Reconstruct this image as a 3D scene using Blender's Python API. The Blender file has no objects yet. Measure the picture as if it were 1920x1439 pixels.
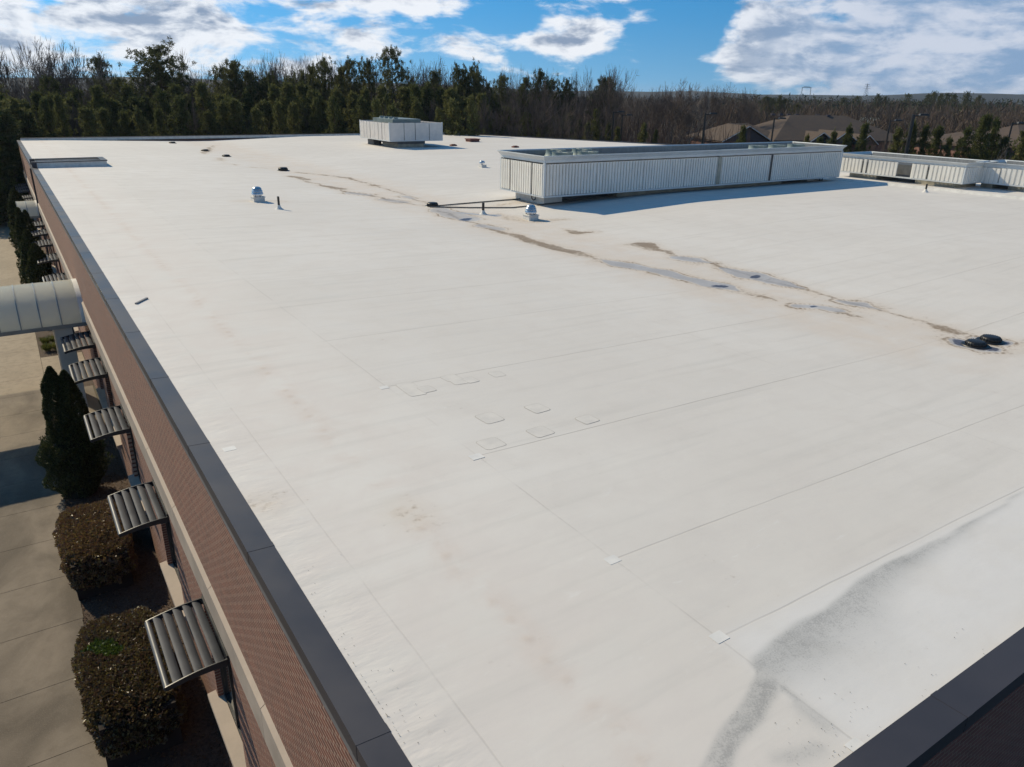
import bpy, bmesh, math, random
import numpy as np
from mathutils import Vector, Matrix
random.seed(7); rng = np.random.default_rng(7)
SC = bpy.context.scene
COL = SC.collection
rad = math.radians

# ---------------------------------------------------------------- camera
F, PW, PH = 1400.0, 1920.0, 1439.0
RZ = 7.3                      # roof datum above the ground
EYE = np.array([0.0, 0.0, RZ + 5.0])
def _basis():
    s = math.tan(rad(1.05)); y0 = 155.0; vx = -30.0
    a = np.array([-960.0, 719.5 - y0, -F]); b = np.array([40.0, 719.5 - (y0 + 1000*s), -F])
    up = np.cross(b, a); up /= np.linalg.norm(up)
    if up[1] < 0: up = -up
    Y = np.array([vx - 960, 719.5 - (y0 + vx*s), -F]); Y /= np.linalg.norm(Y)
    X = np.cross(Y, up)
    return np.array([X, Y, up])
MB3 = _basis()
cam = bpy.data.cameras.new('camera'); camo = bpy.data.objects.new('camera', cam); COL.objects.link(camo)
camo.matrix_world = Matrix.Translation(Vector(EYE)) @ Matrix([list(r) for r in MB3]).to_4x4()
cam.sensor_fit = 'HORIZONTAL'; cam.sensor_width = 36.0; cam.lens = F/PW*36.0
cam.clip_start = 0.1; cam.clip_end = 20000
SC.camera = camo

# ---------------------------------------------------------------- sun, exposure
SUN_EL, SHADOW_AZ = 35.0, 159.5          # shadow direction, clockwise from +Y
sd = Vector((math.sin(rad(SHADOW_AZ))*math.cos(rad(SUN_EL)), math.cos(rad(SHADOW_AZ))*math.cos(rad(SUN_EL)), -math.sin(rad(SUN_EL))))
sun = bpy.data.lights.new('sun', 'SUN'); sun.energy = 4.75; sun.angle = rad(0.55); sun.color = (1.0, 0.855, 0.60)
suno = bpy.data.objects.new('sun', sun); COL.objects.link(suno)
suno.rotation_euler = sd.to_track_quat('-Z', 'Y').to_euler(); suno.location = (-60, 150, 120)
SC.view_settings.view_transform = 'Standard'; SC.view_settings.look = 'None'
SC.view_settings.exposure = 0.0; SC.view_settings.gamma = 1.0
SC.view_settings.use_curve_mapping = False

# ---------------------------------------------------------------- node helper
class NT:
    def __init__(s, tree): s.t = tree
    def n(s, typ, **kw):
        nd = s.t.nodes.new(typ)
        for k, v in kw.items():
            if k.startswith('i_'):
                key = k[2:]; key = int(key) if key.isdigit() else key
                s.set(nd.inputs[key], v)
            else: setattr(nd, k, v)
        return nd
    def set(s, inp, v):
        if isinstance(v, bpy.types.NodeSocket): s.t.links.new(v, inp)
        else: inp.default_value = v
    def m(s, op, a, b=0.0, c=None, clamp=False):
        nd = s.t.nodes.new('ShaderNodeMath'); nd.operation = op; nd.use_clamp = clamp
        s.set(nd.inputs[0], a); s.set(nd.inputs[1], b)
        if c is not None: s.set(nd.inputs[2], c)
        return nd.outputs[0]
    def mix(s, f, a, b, mode='MIX'):
        nd = s.t.nodes.new('ShaderNodeMix'); nd.data_type = 'RGBA'; nd.blend_type = mode; nd.clamp_factor = True
        s.set(nd.inputs[0], f)
        for i, v in ((6, a), (7, b)):
            if not isinstance(v, bpy.types.NodeSocket) and len(v) == 3: v = (*v, 1)
            s.set(nd.inputs[i], v)
        return nd.outputs[2]
    def ss(s, x, lo, hi, a=0.0, b=1.0):
        nd = s.t.nodes.new('ShaderNodeMapRange'); nd.interpolation_type = 'SMOOTHSTEP'
        s.set(nd.inputs[0], x); s.set(nd.inputs[1], lo); s.set(nd.inputs[2], hi); s.set(nd.inputs[3], a); s.set(nd.inputs[4], b)
        return nd.outputs[0]
    def noise(s, vec, scale, detail=4, rough=0.55, dist=0.0):
        nd = s.t.nodes.new('ShaderNodeTexNoise')
        if vec is not None: s.set(nd.inputs['Vector'], vec)
        nd.inputs['Scale'].default_value = scale; nd.inputs['Detail'].default_value = detail
        nd.inputs['Roughness'].default_value = rough; nd.inputs['Distortion'].default_value = dist
        return nd.outputs['Fac']
    def sep(s, v):
        nd = s.n('ShaderNodeSeparateXYZ'); s.set(nd.inputs[0], v); return nd.outputs
    def comb(s, x, y, z):
        nd = s.n('ShaderNodeCombineXYZ')
        for i, v in enumerate((x, y, z)): s.set(nd.inputs[i], v)
        return nd.outputs[0]
    def pos(s): return s.n('ShaderNodeNewGeometry').outputs['Position']
    def island(s): return s.n('ShaderNodeNewGeometry').outputs['Random Per Island']
    def bump(s, h, strength=0.5, dist=0.02):
        nd = s.n('ShaderNodeBump'); nd.inputs['Strength'].default_value = strength; nd.inputs['Distance'].default_value = dist
        s.set(nd.inputs['Height'], h); return nd.outputs[0]

# ---------------------------------------------------------------- sky with cumulus
w = bpy.data.worlds.new('World'); SC.world = w; w.use_nodes = True
w.node_tree.nodes.clear(); T = NT(w.node_tree)
gen = T.n('ShaderNodeTexCoord').outputs['Generated']
gx, gy, gz = T.sep(gen)
sky = T.n('ShaderNodeTexSky', sky_type='NISHITA', sun_disc=False)
sky.sun_elevation = rad(SUN_EL); sky.sun_rotation = rad(SHADOW_AZ + 180); sky.altitude = 200
sky.air_density = 1.0; sky.dust_density = 0.3; sky.ozone_density = 2.5
zz = T.m('ADD', T.m('MULTIPLY', T.m('MAXIMUM', gz, 0.0), 1.6), 0.28)
T.set(sky.inputs[0], T.n('ShaderNodeVectorMath', operation='NORMALIZE', i_0=T.comb(gx, gy, zz)).outputs[0])
az = T.m('SUBTRACT', T.m('ARCTAN2', gx, gy), rad(33.64))
el = T.m('ARCSINE', gz)
U = T.m('MULTIPLY', az, 14.0); V = T.m('MULTIPLY', el, 14.0)      # 1 unit ~ 100 photo px near the view centre
def gauss(u0, v0, su, sv, a, shear=0.0):
    du = T.m('DIVIDE', T.m('SUBTRACT', U, u0), su)
    vv = T.m('SUBTRACT', V, v0)
    if shear: vv = T.m('SUBTRACT', vv, T.m('MULTIPLY', T.m('SUBTRACT', U, u0), shear))
    dv = T.m('DIVIDE', vv, sv)
    r = T.m('ADD', T.m('MULTIPLY', du, du), T.m('MULTIPLY', dv, dv))
    return T.m('MULTIPLY', T.m('EXPONENT', T.m('MULTIPLY', r, -1.0)), a)
bias = -0.16
for g in [(-4.9, 1.15, 3.2, 0.75, 0.32), (-8.2, .7, 2.6, 1.0, 0.28), (-2.1, 1.35, 1.5, .5, 0.30), (-6.2, .45, 1.2, .25, .08),
          (0.45, 0.72, 1.25, .24, 0.34), (1.35, 0.95, .55, .35, .22), (1.95, 1.68, .95, .26, .42),
          (6.4, .95, 2.6, .9, .40), (9.0, .9, 3.2, 1.3, .40), (4.3, .62, 1.3, .42, .22), (9.5, .3, 4, .6, .22), (7.0, .35, 2.5, .3, .16),
          (-.2, 1.35, .7, .2, .10), (-3.0, .55, 1.2, .22, .12),
          (-8.3, 1.45, .55, .18, -.20, -.25), (-4.0, 1.05, .9, .10, -.18, -.3), (2.85, .95, .75, .95, -.26), (3.6, .48, .9, .28, .26), (4.4, 1.1, 1.0, .6, .16), (2.8, .15, 1.6, .3, -.2), (5.0, .18, .8, .14, -.16)]:
    bias = T.m('ADD', gauss(*g), bias)
c1 = T.comb(T.m('MULTIPLY', U, 0.85), T.m('MULTIPLY', V, 2.0), 3.7)
aaz = T.m('ABSOLUTE', az); back = T.m('MULTIPLY', T.ss(aaz, .95, 1.5), T.ss(gz, .45, .18))  # unseen bright clouds added behind the camera to fill the shaded faces
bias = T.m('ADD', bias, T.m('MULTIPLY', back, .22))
n1 = T.noise(c1, 1.0, 9, 0.56, 0.25)
c1b = T.comb(T.m('ADD', T.m('MULTIPLY', U, 0.85), 0.10), T.m('ADD', T.m('MULTIPLY', V, 2.0), -0.24), 3.7)
n1b = T.noise(c1b, 1.0, 9, 0.56, 0.25)
n2 = T.noise(T.comb(T.m('MULTIPLY', U, .55), T.m('MULTIPLY', V, 2.3), 9.1), 1.0, 5, 0.55)
dens = T.m('ADD', T.m('MULTIPLY', T.m('SUBTRACT', n1, 0.5), 1.5), bias)
dens = T.m('ADD', dens, T.m('MULTIPLY', T.m('SUBTRACT', n2, 0.5), 0.85))
cov = T.ss(dens, -0.05, 0.22)
n3 = T.noise(T.comb(T.m('MULTIPLY', U, 1.1), T.m('MULTIPLY', V, 3.4), 21.3), 1.0, 7, 0.6, .3)
right = T.ss(U, 2.5, 6.0)
rel = T.m('MULTIPLY', T.m('SUBTRACT', n1, n1b), -2.6)
core_l = T.ss(T.m('ADD', dens, rel), 0.10, 0.58)
core_r = T.ss(T.m('ADD', T.m('ADD', T.m('MULTIPLY', dens, .30), rel), T.m('MULTIPLY', T.m('SUBTRACT', n3, .5), 1.9)), -0.22, 0.60)
core = T.m('ADD', T.m('MULTIPLY', core_l, T.m('SUBTRACT', 1.0, right)), T.m('MULTIPLY', core_r, right))
white = T.mix(right, (0.93, 0.95, 0.99), (0.64, 0.69, 0.80))
grey = T.mix(right, (0.27, 0.34, 0.47), (0.25, 0.38, 0.58))
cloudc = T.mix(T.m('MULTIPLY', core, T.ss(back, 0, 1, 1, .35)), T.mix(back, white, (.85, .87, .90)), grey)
bg1 = T.n('ShaderNodeBackground', i_Color=T.mix(1.0, sky.outputs[0], T.mix(T.ss(gz, 0.0, 0.12), (0.80, 1.27, 1.26), (0.40, 1.18, 1.40)), 'MULTIPLY'), i_Strength=0.105)
bg2 = T.n('ShaderNodeBackground', i_Color=cloudc, i_Strength=1.0)
cov = T.m('MULTIPLY', cov, T.ss(gz, -0.01, 0.01))
cov = T.m('MULTIPLY', cov, T.ss(gz, 0.75, 0.25, 0.0, 0.93))
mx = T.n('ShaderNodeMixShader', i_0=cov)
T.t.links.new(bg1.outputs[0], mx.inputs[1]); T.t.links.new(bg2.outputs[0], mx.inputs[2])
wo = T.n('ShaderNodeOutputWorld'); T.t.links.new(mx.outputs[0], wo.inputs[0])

# ---------------------------------------------------------------- photograph -> ground plan
PX = [-100, 1.8, 5, 16.3, 18.4, 28.5, 31, 500]; PZ = [.04, .04, .02, -.26, -.27, .03, .04, .04]
def rz(x): return RZ + np.interp(x, PX, PZ)
def ray(px, py): return MB3 @ np.array([px - 960, 719.5 - py, -F])
def at_z(px, py, z): d = ray(px, py); return EYE + d*((z - EYE[2])/d[2])
def at_x(px, py, x): d = ray(px, py); return EYE + d*(x/d[0])
def at_y(px, py, y): d = ray(px, py); return EYE + d*(y/d[1])
def at_roof(px, py, dz=0.0):
    z = RZ
    for i in range(60):
        P = at_z(px, py, z + dz); z = .5*z + .5*float(rz(P[0]))
    return P
def at_dist(px, D, py=172):                    # point on the plan at distance D below a given photo column
    d = ray(px, py); k = D/math.hypot(d[0], d[1]); return EYE + d*k

# ---------------------------------------------------------------- mesh builders
class MB:
    def __init__(s): s.v = []; s.f = []
    def add(s, vs, fs):
        o = len(s.v); s.v += [tuple(map(float, p)) for p in vs]; s.f += [tuple(i + o for i in f) for f in fs]; return s
    def quad(s, a, b, c, d): return s.add([a, b, c, d], [(0, 1, 2, 3)])
    def box(s, x0, x1, y0, y1, z0, z1):
        vs = [(x, y, z) for z in (z0, z1) for y in (y0, y1) for x in (x0, x1)]
        return s.add(vs, [(0, 2, 3, 1), (4, 5, 7, 6), (0, 1, 5, 4), (2, 6, 7, 3), (0, 4, 6, 2), (1, 3, 7, 5)])
    def tube(s, pts, radii, n=8, cap=True):
        pts = [Vector(p) for p in pts]
        if not hasattr(radii, '__len__'): radii = [radii]*len(pts)
        rings = []; ref = None
        for i, p in enumerate(pts):
            d = (pts[min(i+1, len(pts)-1)] - pts[max(i-1, 0)]).normalized()
            if ref is None: ref = Vector((0, 0, 1)) if abs(d.z) < .9 else Vector((1, 0, 0))
            u = d.cross(ref).normalized(); v = u.cross(d)
            ref = v if abs(v.dot(d)) < .5 else ref
            rings.append([p + (u*math.cos(2*math.pi*k/n) + v*math.sin(2*math.pi*k/n))*radii[i] for k in range(n)])
        o = len(s.v)
        for r in rings: s.v += [tuple(p) for p in r]
        for i in range(len(pts)-1):
            for k in range(n):
                a = o + i*n + k; b = o + i*n + (k+1) % n; s.f.append((a, b, b+n, a+n))
        if cap:
            s.f.append(tuple(o + k for k in range(n))[::-1]); s.f.append(tuple(o + (len(pts)-1)*n + k for k in range(n)))
        return s
    def lathe(s, c, prof, n=20):
        o = len(s.v)
        for r, z in prof:
            for k in range(n): s.v.append((c[0] + r*math.cos(2*math.pi*k/n), c[1] + r*math.sin(2*math.pi*k/n), c[2] + z))
        for i in range(len(prof)-1):
            for k in range(n):
                a = o + i*n + k; b = o + i*n + (k+1) % n; s.f.append((a, b, b+n, a+n))
        s.f.append(tuple(o + (len(prof)-1)*n + k for k in range(n)))
        return s
    def prism(s, poly, axis, a, b):                 # polygon in the two other axes, extruded along axis
        n = len(poly); idx = {'x': (1, 2), 'y': (0, 2), 'z': (0, 1)}[axis]; ai = 'xyz'.index(axis)
        vs = []
        for t in (a, b):
            for p in poly:
                q = [0, 0, 0]; q[ai] = t; q[idx[0]] = p[0]; q[idx[1]] = p[1]; vs.append(q)
        fs = [tuple(range(n))[::-1], tuple(range(n, 2*n))] + [(i, (i+1) % n, (i+1) % n + n, i + n) for i in range(n)]
        return s.add(vs, fs)

def wloc(p):
    L = Vector((0, 0, 0))
    while p is not None: L += p.location; p = p.parent
    return L
def link(name, me, mat, parent=None):
    if mat is not None:
        for m_ in (mat if isinstance(mat, list) else [mat]): me.materials.append(m_)
    o = bpy.data.objects.new(name, me); COL.objects.link(o)
    if parent is not None: o.parent = parent
    return o
def obj(name, mb, mat, parent=None, smooth=False, fix=True):
    L = wloc(parent)
    me = bpy.data.meshes.new(name)
    me.from_pydata([(v[0]-L[0], v[1]-L[1], v[2]-L[2]) for v in mb.v], [], mb.f)
    if fix:
        bm = bmesh.new(); bm.from_mesh(me); bmesh.ops.recalc_face_normals(bm, faces=bm.faces); bm.to_mesh(me); bm.free()
    if smooth:
        me.polygons.foreach_set('use_smooth', [True]*len(me.polygons))
        try: me.set_sharp_from_angle(angle=rad(40))
        except Exception: pass
    me.update()
    return link(name, me, mat, parent)
def npmesh(name, V, faces_n, smooth=False):
    """V: (N*k,3) vertices, consecutive groups of k make one face"""
    me = bpy.data.meshes.new(name); n = len(V); nf = n//faces_n
    me.vertices.add(n); me.vertices.foreach_set('co', np.asarray(V, np.float32).ravel())
    me.loops.add(n); me.loops.foreach_set('vertex_index', np.arange(n, dtype=np.int32))
    me.polygons.add(nf); me.polygons.foreach_set('loop_start', np.arange(0, n, faces_n, dtype=np.int32))
    try: me.polygons.foreach_set('loop_total', np.full(nf, faces_n, dtype=np.int32))
    except Exception: pass
    me.update(calc_edges=True); me.validate(); return me
def tag(o, label=None, cat=None, group=None, kind=None):
    if label: o['label'] = label
    if cat: o['category'] = cat
    if group: o['group'] = group
    if kind: o['kind'] = kind
    return o
def thing(name, label, cat, loc, group=None):
    o = bpy.data.objects.new(name, None); COL.objects.link(o); o.location = Vector([float(c) for c in loc]); o.empty_display_size = .3
    return tag(o, label, cat, group)
def structure(name, mb, mat, smooth=False):
    return tag(obj(name, mb, mat, None, smooth), kind='structure')
def dup(root, loc, scale=None, rotz=None):
    r = root.copy(); COL.objects.link(r); r.location = Vector([float(c) for c in loc])
    if scale is not None: r.scale = scale
    if rotz is not None: r.rotation_euler = (0, 0, rotz)
    for ch in root.children:
        c = ch.copy(); COL.objects.link(c); c.parent = r
        for g in ch.children:
            d = g.copy(); COL.objects.link(d); d.parent = c
    return r

# ---------------------------------------------------------------- materials
def mat(name, fn, **kw):
    m_ = bpy.data.materials.new(name); m_.use_nodes = True; m_.node_tree.nodes.clear(); t = NT(m_.node_tree)
    b = t.n('ShaderNodeBsdfPrincipled'); out = t.n('ShaderNodeOutputMaterial'); t.t.links.new(b.outputs[0], out.inputs[0])
    fn(t, b, out); return m_
def plain(name, col, rough=.6, metal=0.0, var=.15, vs=3.0, bump=0.0, coat=0.0, streak=0.0):
    def fn(t, b, out):
        p = t.pos(); n = t.noise(p, vs, 5, .6)
        if streak:
            x, y, z = t.sep(p)
            st = t.noise(t.comb(t.m('MULTIPLY', t.m('ADD', x, y), 9.0), z, 0.0), 1.0, 4, .6)
            n = t.m('ADD', t.m('MULTIPLY', n, 1-streak), t.m('MULTIPLY', st, streak))
        k = t.ss(n, .3, .7)
        c = t.mix(k, tuple(v*(1-var) for v in col), tuple(min(1, v*(1+var)) for v in col))
        t.set(b.inputs['Base Color'], c); t.set(b.inputs['Roughness'], t.ss(n, .3, .7, rough*.88, min(1, rough*1.12))); b.inputs['Metallic'].default_value = metal
        b.inputs['Coat Weight'].default_value = coat
        if bump: t.set(b.inputs['Normal'], t.bump(t.noise(p, vs*8, 3), bump, .01))
    return mat(name, fn)
M = {}
M['cap'] = plain('dark_slate_metal', (.044, .041, .048), .45, .0, .12, .7)
M['fascia'] = plain('grey_metal_trim', (.17, .165, .17), .5, 0, .12, 1)
M['stone'] = plain('beige_precast', (.36, .30, .25), .85, 0, .12, 1.5, .15)
M['steel'] = plain('dark_bronze_metal', (.030, .033, .037), .42, .1, .15, 4)
M['slat'] = plain('grey_blade_metal', (.070, .075, .088), .5, .0, .12, 2)
M['bright'] = plain('galvanised_metal', (.55, .56, .58), .28, .9, .15, 6)
M['curbw'] = plain('white_flashing', (.62, .61, .58), .7, 0, .12, 3)
M['black'] = plain('black_pipe', (.012, .012, .013), .45, 0, .2, 5)
M['rust'] = plain('rusty_red_hatch', (.16, .055, .04), .7, 0, .25, 3)
M['screen'] = plain('cream_panel', (.76, .74, .69), .48, .0, .09, 1.2, 0, 0, .55)
M['screenw'] = plain('white_louvre', (.76, .73, .70), .5, .0, .08, 2, 0, 0, .4)
M['trim'] = plain('pale_grey_cornice', (.60, .63, .64), .42, .1, .08, 1.0, 0, 0, .4)
M['conc'] = plain('weathered_curb', (.34, .32, .26), .85, 0, .25, 2, .2)
M['unit'] = plain('unit_casing', (.20, .25, .25), .5, .2, .15, 2)
M['inside'] = plain('bare_screen_back', (.27, .28, .29), .6, .1, .2, 1.5, 0, 0, .6)
M['deck'] = plain('dark_deck', (.10, .105, .11), .7, 0, .3, 2)
def canopyfn(t, b, out):
    n = t.noise(t.pos(), .8, 4); c = t.mix(n, (.86, .86, .80), (.91, .91, .85))
    t.set(b.inputs['Base Color'], c); b.inputs['Roughness'].default_value = .25
    tr = t.n('ShaderNodeBsdfTranslucent'); t.set(tr.inputs[0], c); mx_ = t.n('ShaderNodeMixShader'); mx_.inputs[0].default_value = .68
    t.t.links.new(b.outputs[0], mx_.inputs[1]); t.t.links.new(tr.outputs[0], mx_.inputs[2]); t.t.links.new(mx_.outputs[0], out.inputs[0])
M['canopy'] = mat('translucent_canopy_skin', canopyfn)
M['rib'] = plain('canopy_rib_metal', (.30, .31, .30), .35, .4, .1, 2)
M['pier'] = plain('grey_pier_panel', (.52, .49, .43), .75, 0, .10, 1.5)
M['bark'] = plain('pine_bark', (.085, .060, .045), .9, 0, .35, 2)
M['twig'] = plain('bare_bark', (.115, .085, .070), .9, 0, .30, 1)
M['twigpale'] = plain('pale_bark', (.22, .18, .15), .9, 0, .35, 1)
M['shingle'] = plain('brown_shingle', (.074, .052, .040), .9, 0, .22, 1.5, .3)
M['hbrick'] = plain('red_brick_house', (.20, .105, .085), .9, 0, .25, 2)
M['hsiding'] = plain('dark_siding', (.06, .055, .07), .8, 0, .2, 2)
M['hwhite'] = plain('white_trim', (.62, .62, .62), .7, 0, .1, 2)
M['lamp'] = plain('black_lamp_paint', (.014, .014, .016), .4, 0, .2, 1)
M['pylon'] = plain('grey_lattice_steel', (.25, .29, .34), .6, .2, .1, 1)
M['hose'] = plain('grey_hose', (.10, .095, .09), .6, 0, .2, 2)
def glass(t, b, out):
    b.inputs['Base Color'].default_value = (.012, .016, .020, 1); b.inputs['Roughness'].default_value = .06
    b.inputs['Specular IOR Level'].default_value = .6
    t.set(b.inputs['Normal'], t.bump(t.noise(t.pos(), .8, 2), .08, .02))
M['glass'] = mat('dark_window_glass', glass)

def brickfn(axis):
    def fn(t, b, out):
        x, y, z = t.sep(t.pos())
        uv = t.comb(y if axis == 'y' else x, z, 0.0)
        br = t.n('ShaderNodeTexBrick', offset=.5)
        t.set(br.inputs['Vector'], uv); br.inputs['Scale'].default_value = 1.0
        br.inputs['Brick Width'].default_value = .203; br.inputs['Row Height'].default_value = .0677
        br.inputs['Mortar Size'].default_value = .0085; br.inputs['Mortar Smooth'].default_value = .25; br.inputs['Bias'].default_value = -.1
        br.inputs['Color1'].default_value = (.23, .080, .050, 1) if axis == 'y' else (.15, .055, .045, 1); br.inputs['Color2'].default_value = (.12, .043, .032, 1)  # front brick darkened in its colour to stand for that wall's shade
        br.inputs['Mortar'].default_value = (.47, .34, .26, 1) if axis == 'y' else (.20, .15, .12, 1)  # side mortar lightened for sunlit ledges, front mortar darkened for shade
        n = t.noise(t.pos(), .8, 5, .6); n2 = t.noise(t.pos(), 18, 3)
        c = t.mix(t.ss(n, .35, .75, 0, .25), br.outputs['Color'], (.30, .18, .14))
        eff = t.ss(t.noise(t.comb(y, t.m('MULTIPLY', z, .5), x), .55, 6, .65), .62, .80, 0, .35)
        c = t.mix(eff, c, (.42, .31, .25))
        c = t.mix(t.ss(n2, .3, .8, 0, .35), c, (.10, .055, .045))
        t.set(b.inputs['Base Color'], c); b.inputs['Roughness'].default_value = .88
        h = t.m('ADD', t.m('SUBTRACT', 1.0, br.outputs['Fac']), t.m('MULTIPLY', n2, .25))
        t.set(b.inputs['Normal'], t.bump(h, 1.0, .010))
    return fn
M['brickL'] = mat('red_brick_side', brickfn('y')); M['brickN'] = mat('red_brick_shaded', brickfn('x'))

def leafmat(name, cols, rough=.5, trans=.25, spec=.3, patch=None):
    def fn(t, b, out):
        r = t.island()
        ramp = t.n('ShaderNodeValToRGB'); e = ramp.color_ramp.elements
        e[0].position = 0; e[0].color = (*cols[0], 1); e[1].position = 1; e[1].color = (*cols[-1], 1)
        for i, c in enumerate(cols[1:-1]):
            q = e.new((i+1)/(len(cols)-1)); q.color = (*c, 1)
        t.set(ramp.inputs[0], r); c = ramp.outputs[0]
        oi = t.n('ShaderNodeObjectInfo').outputs['Random']
        n = t.noise(t.pos(), .45 if patch is None else patch, 3)
        c = t.mix(t.ss(n, .35, .65, .0, .55), c, t.mix(.5, c, cols[0]))
        c = t.mix(1.0, c, t.mix(oi, (.72, .76, .70), (1.22, 1.12, 1.05)), 'MULTIPLY')
        t.set(b.inputs['Base Color'], c); b.inputs['Roughness'].default_value = rough; b.inputs['Specular IOR Level'].default_value = spec
        tr = t.n('ShaderNodeBsdfTranslucent'); t.set(tr.inputs[0], c)
        mx_ = t.n('ShaderNodeMixShader'); mx_.inputs[0].default_value = trans
        t.t.links.new(b.outputs[0], mx_.inputs[1]); t.t.links.new(tr.outputs[0], mx_.inputs[2]); t.t.links.new(mx_.outputs[0], out.inputs[0])
    return mat(name, fn)
M['pine'] = leafmat('pine_needles', [(.060, .070, .034), (.098, .108, .048), (.140, .145, .066)], .75, .35, .1)
M['ypine'] = leafmat('young_pine_needles', [(.072, .086, .036), (.115, .128, .050), (.155, .165, .066)], .75, .36, .1)
M['arbor'] = leafmat('arborvitae_sprays', [(.018, .030, .014), (.042, .062, .022), (.080, .095, .032), (.13, .12, .042)], .6, .22)
M['hedge'] = leafmat('purple_hedge_leaves', [(.085, .050, .042), (.16, .115, .052), (.125, .066, .066), (.24, .20, .062), (.17, .095, .062), (.22, .17, .06)], .40, .28, .4, 1.6)
M['hedgeg'] = leafmat('green_hedge_leaves', [(.07, .10, .022), (.13, .19, .035)], .35, .3, .5)
M['grass'] = leafmat('yellow_green_blades', [(.10, .12, .03), (.22, .22, .06), (.16, .19, .05)], .5, .3)
M['brush'] = leafmat('bare_brush', [(.085, .060, .055), (.140, .100, .090), (.115, .085, .070)], .9, .12, .1)
M['farwood'] = leafmat('far_bare_wood', [(.070, .052, .048), (.110, .082, .072), (.085, .070, .055), (.12, .10, .085)], .9, .1, .1, .02)
M['fargreen'] = leafmat('far_pine_wood', [(.020, .032, .022), (.040, .052, .030)], .9, .1, .1)
M['litter'] = leafmat('dry_litter', [(.035, .022, .014), (.10, .06, .036), (.16, .11, .066), (.06, .036, .025)], .8, .1, .2)

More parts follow.
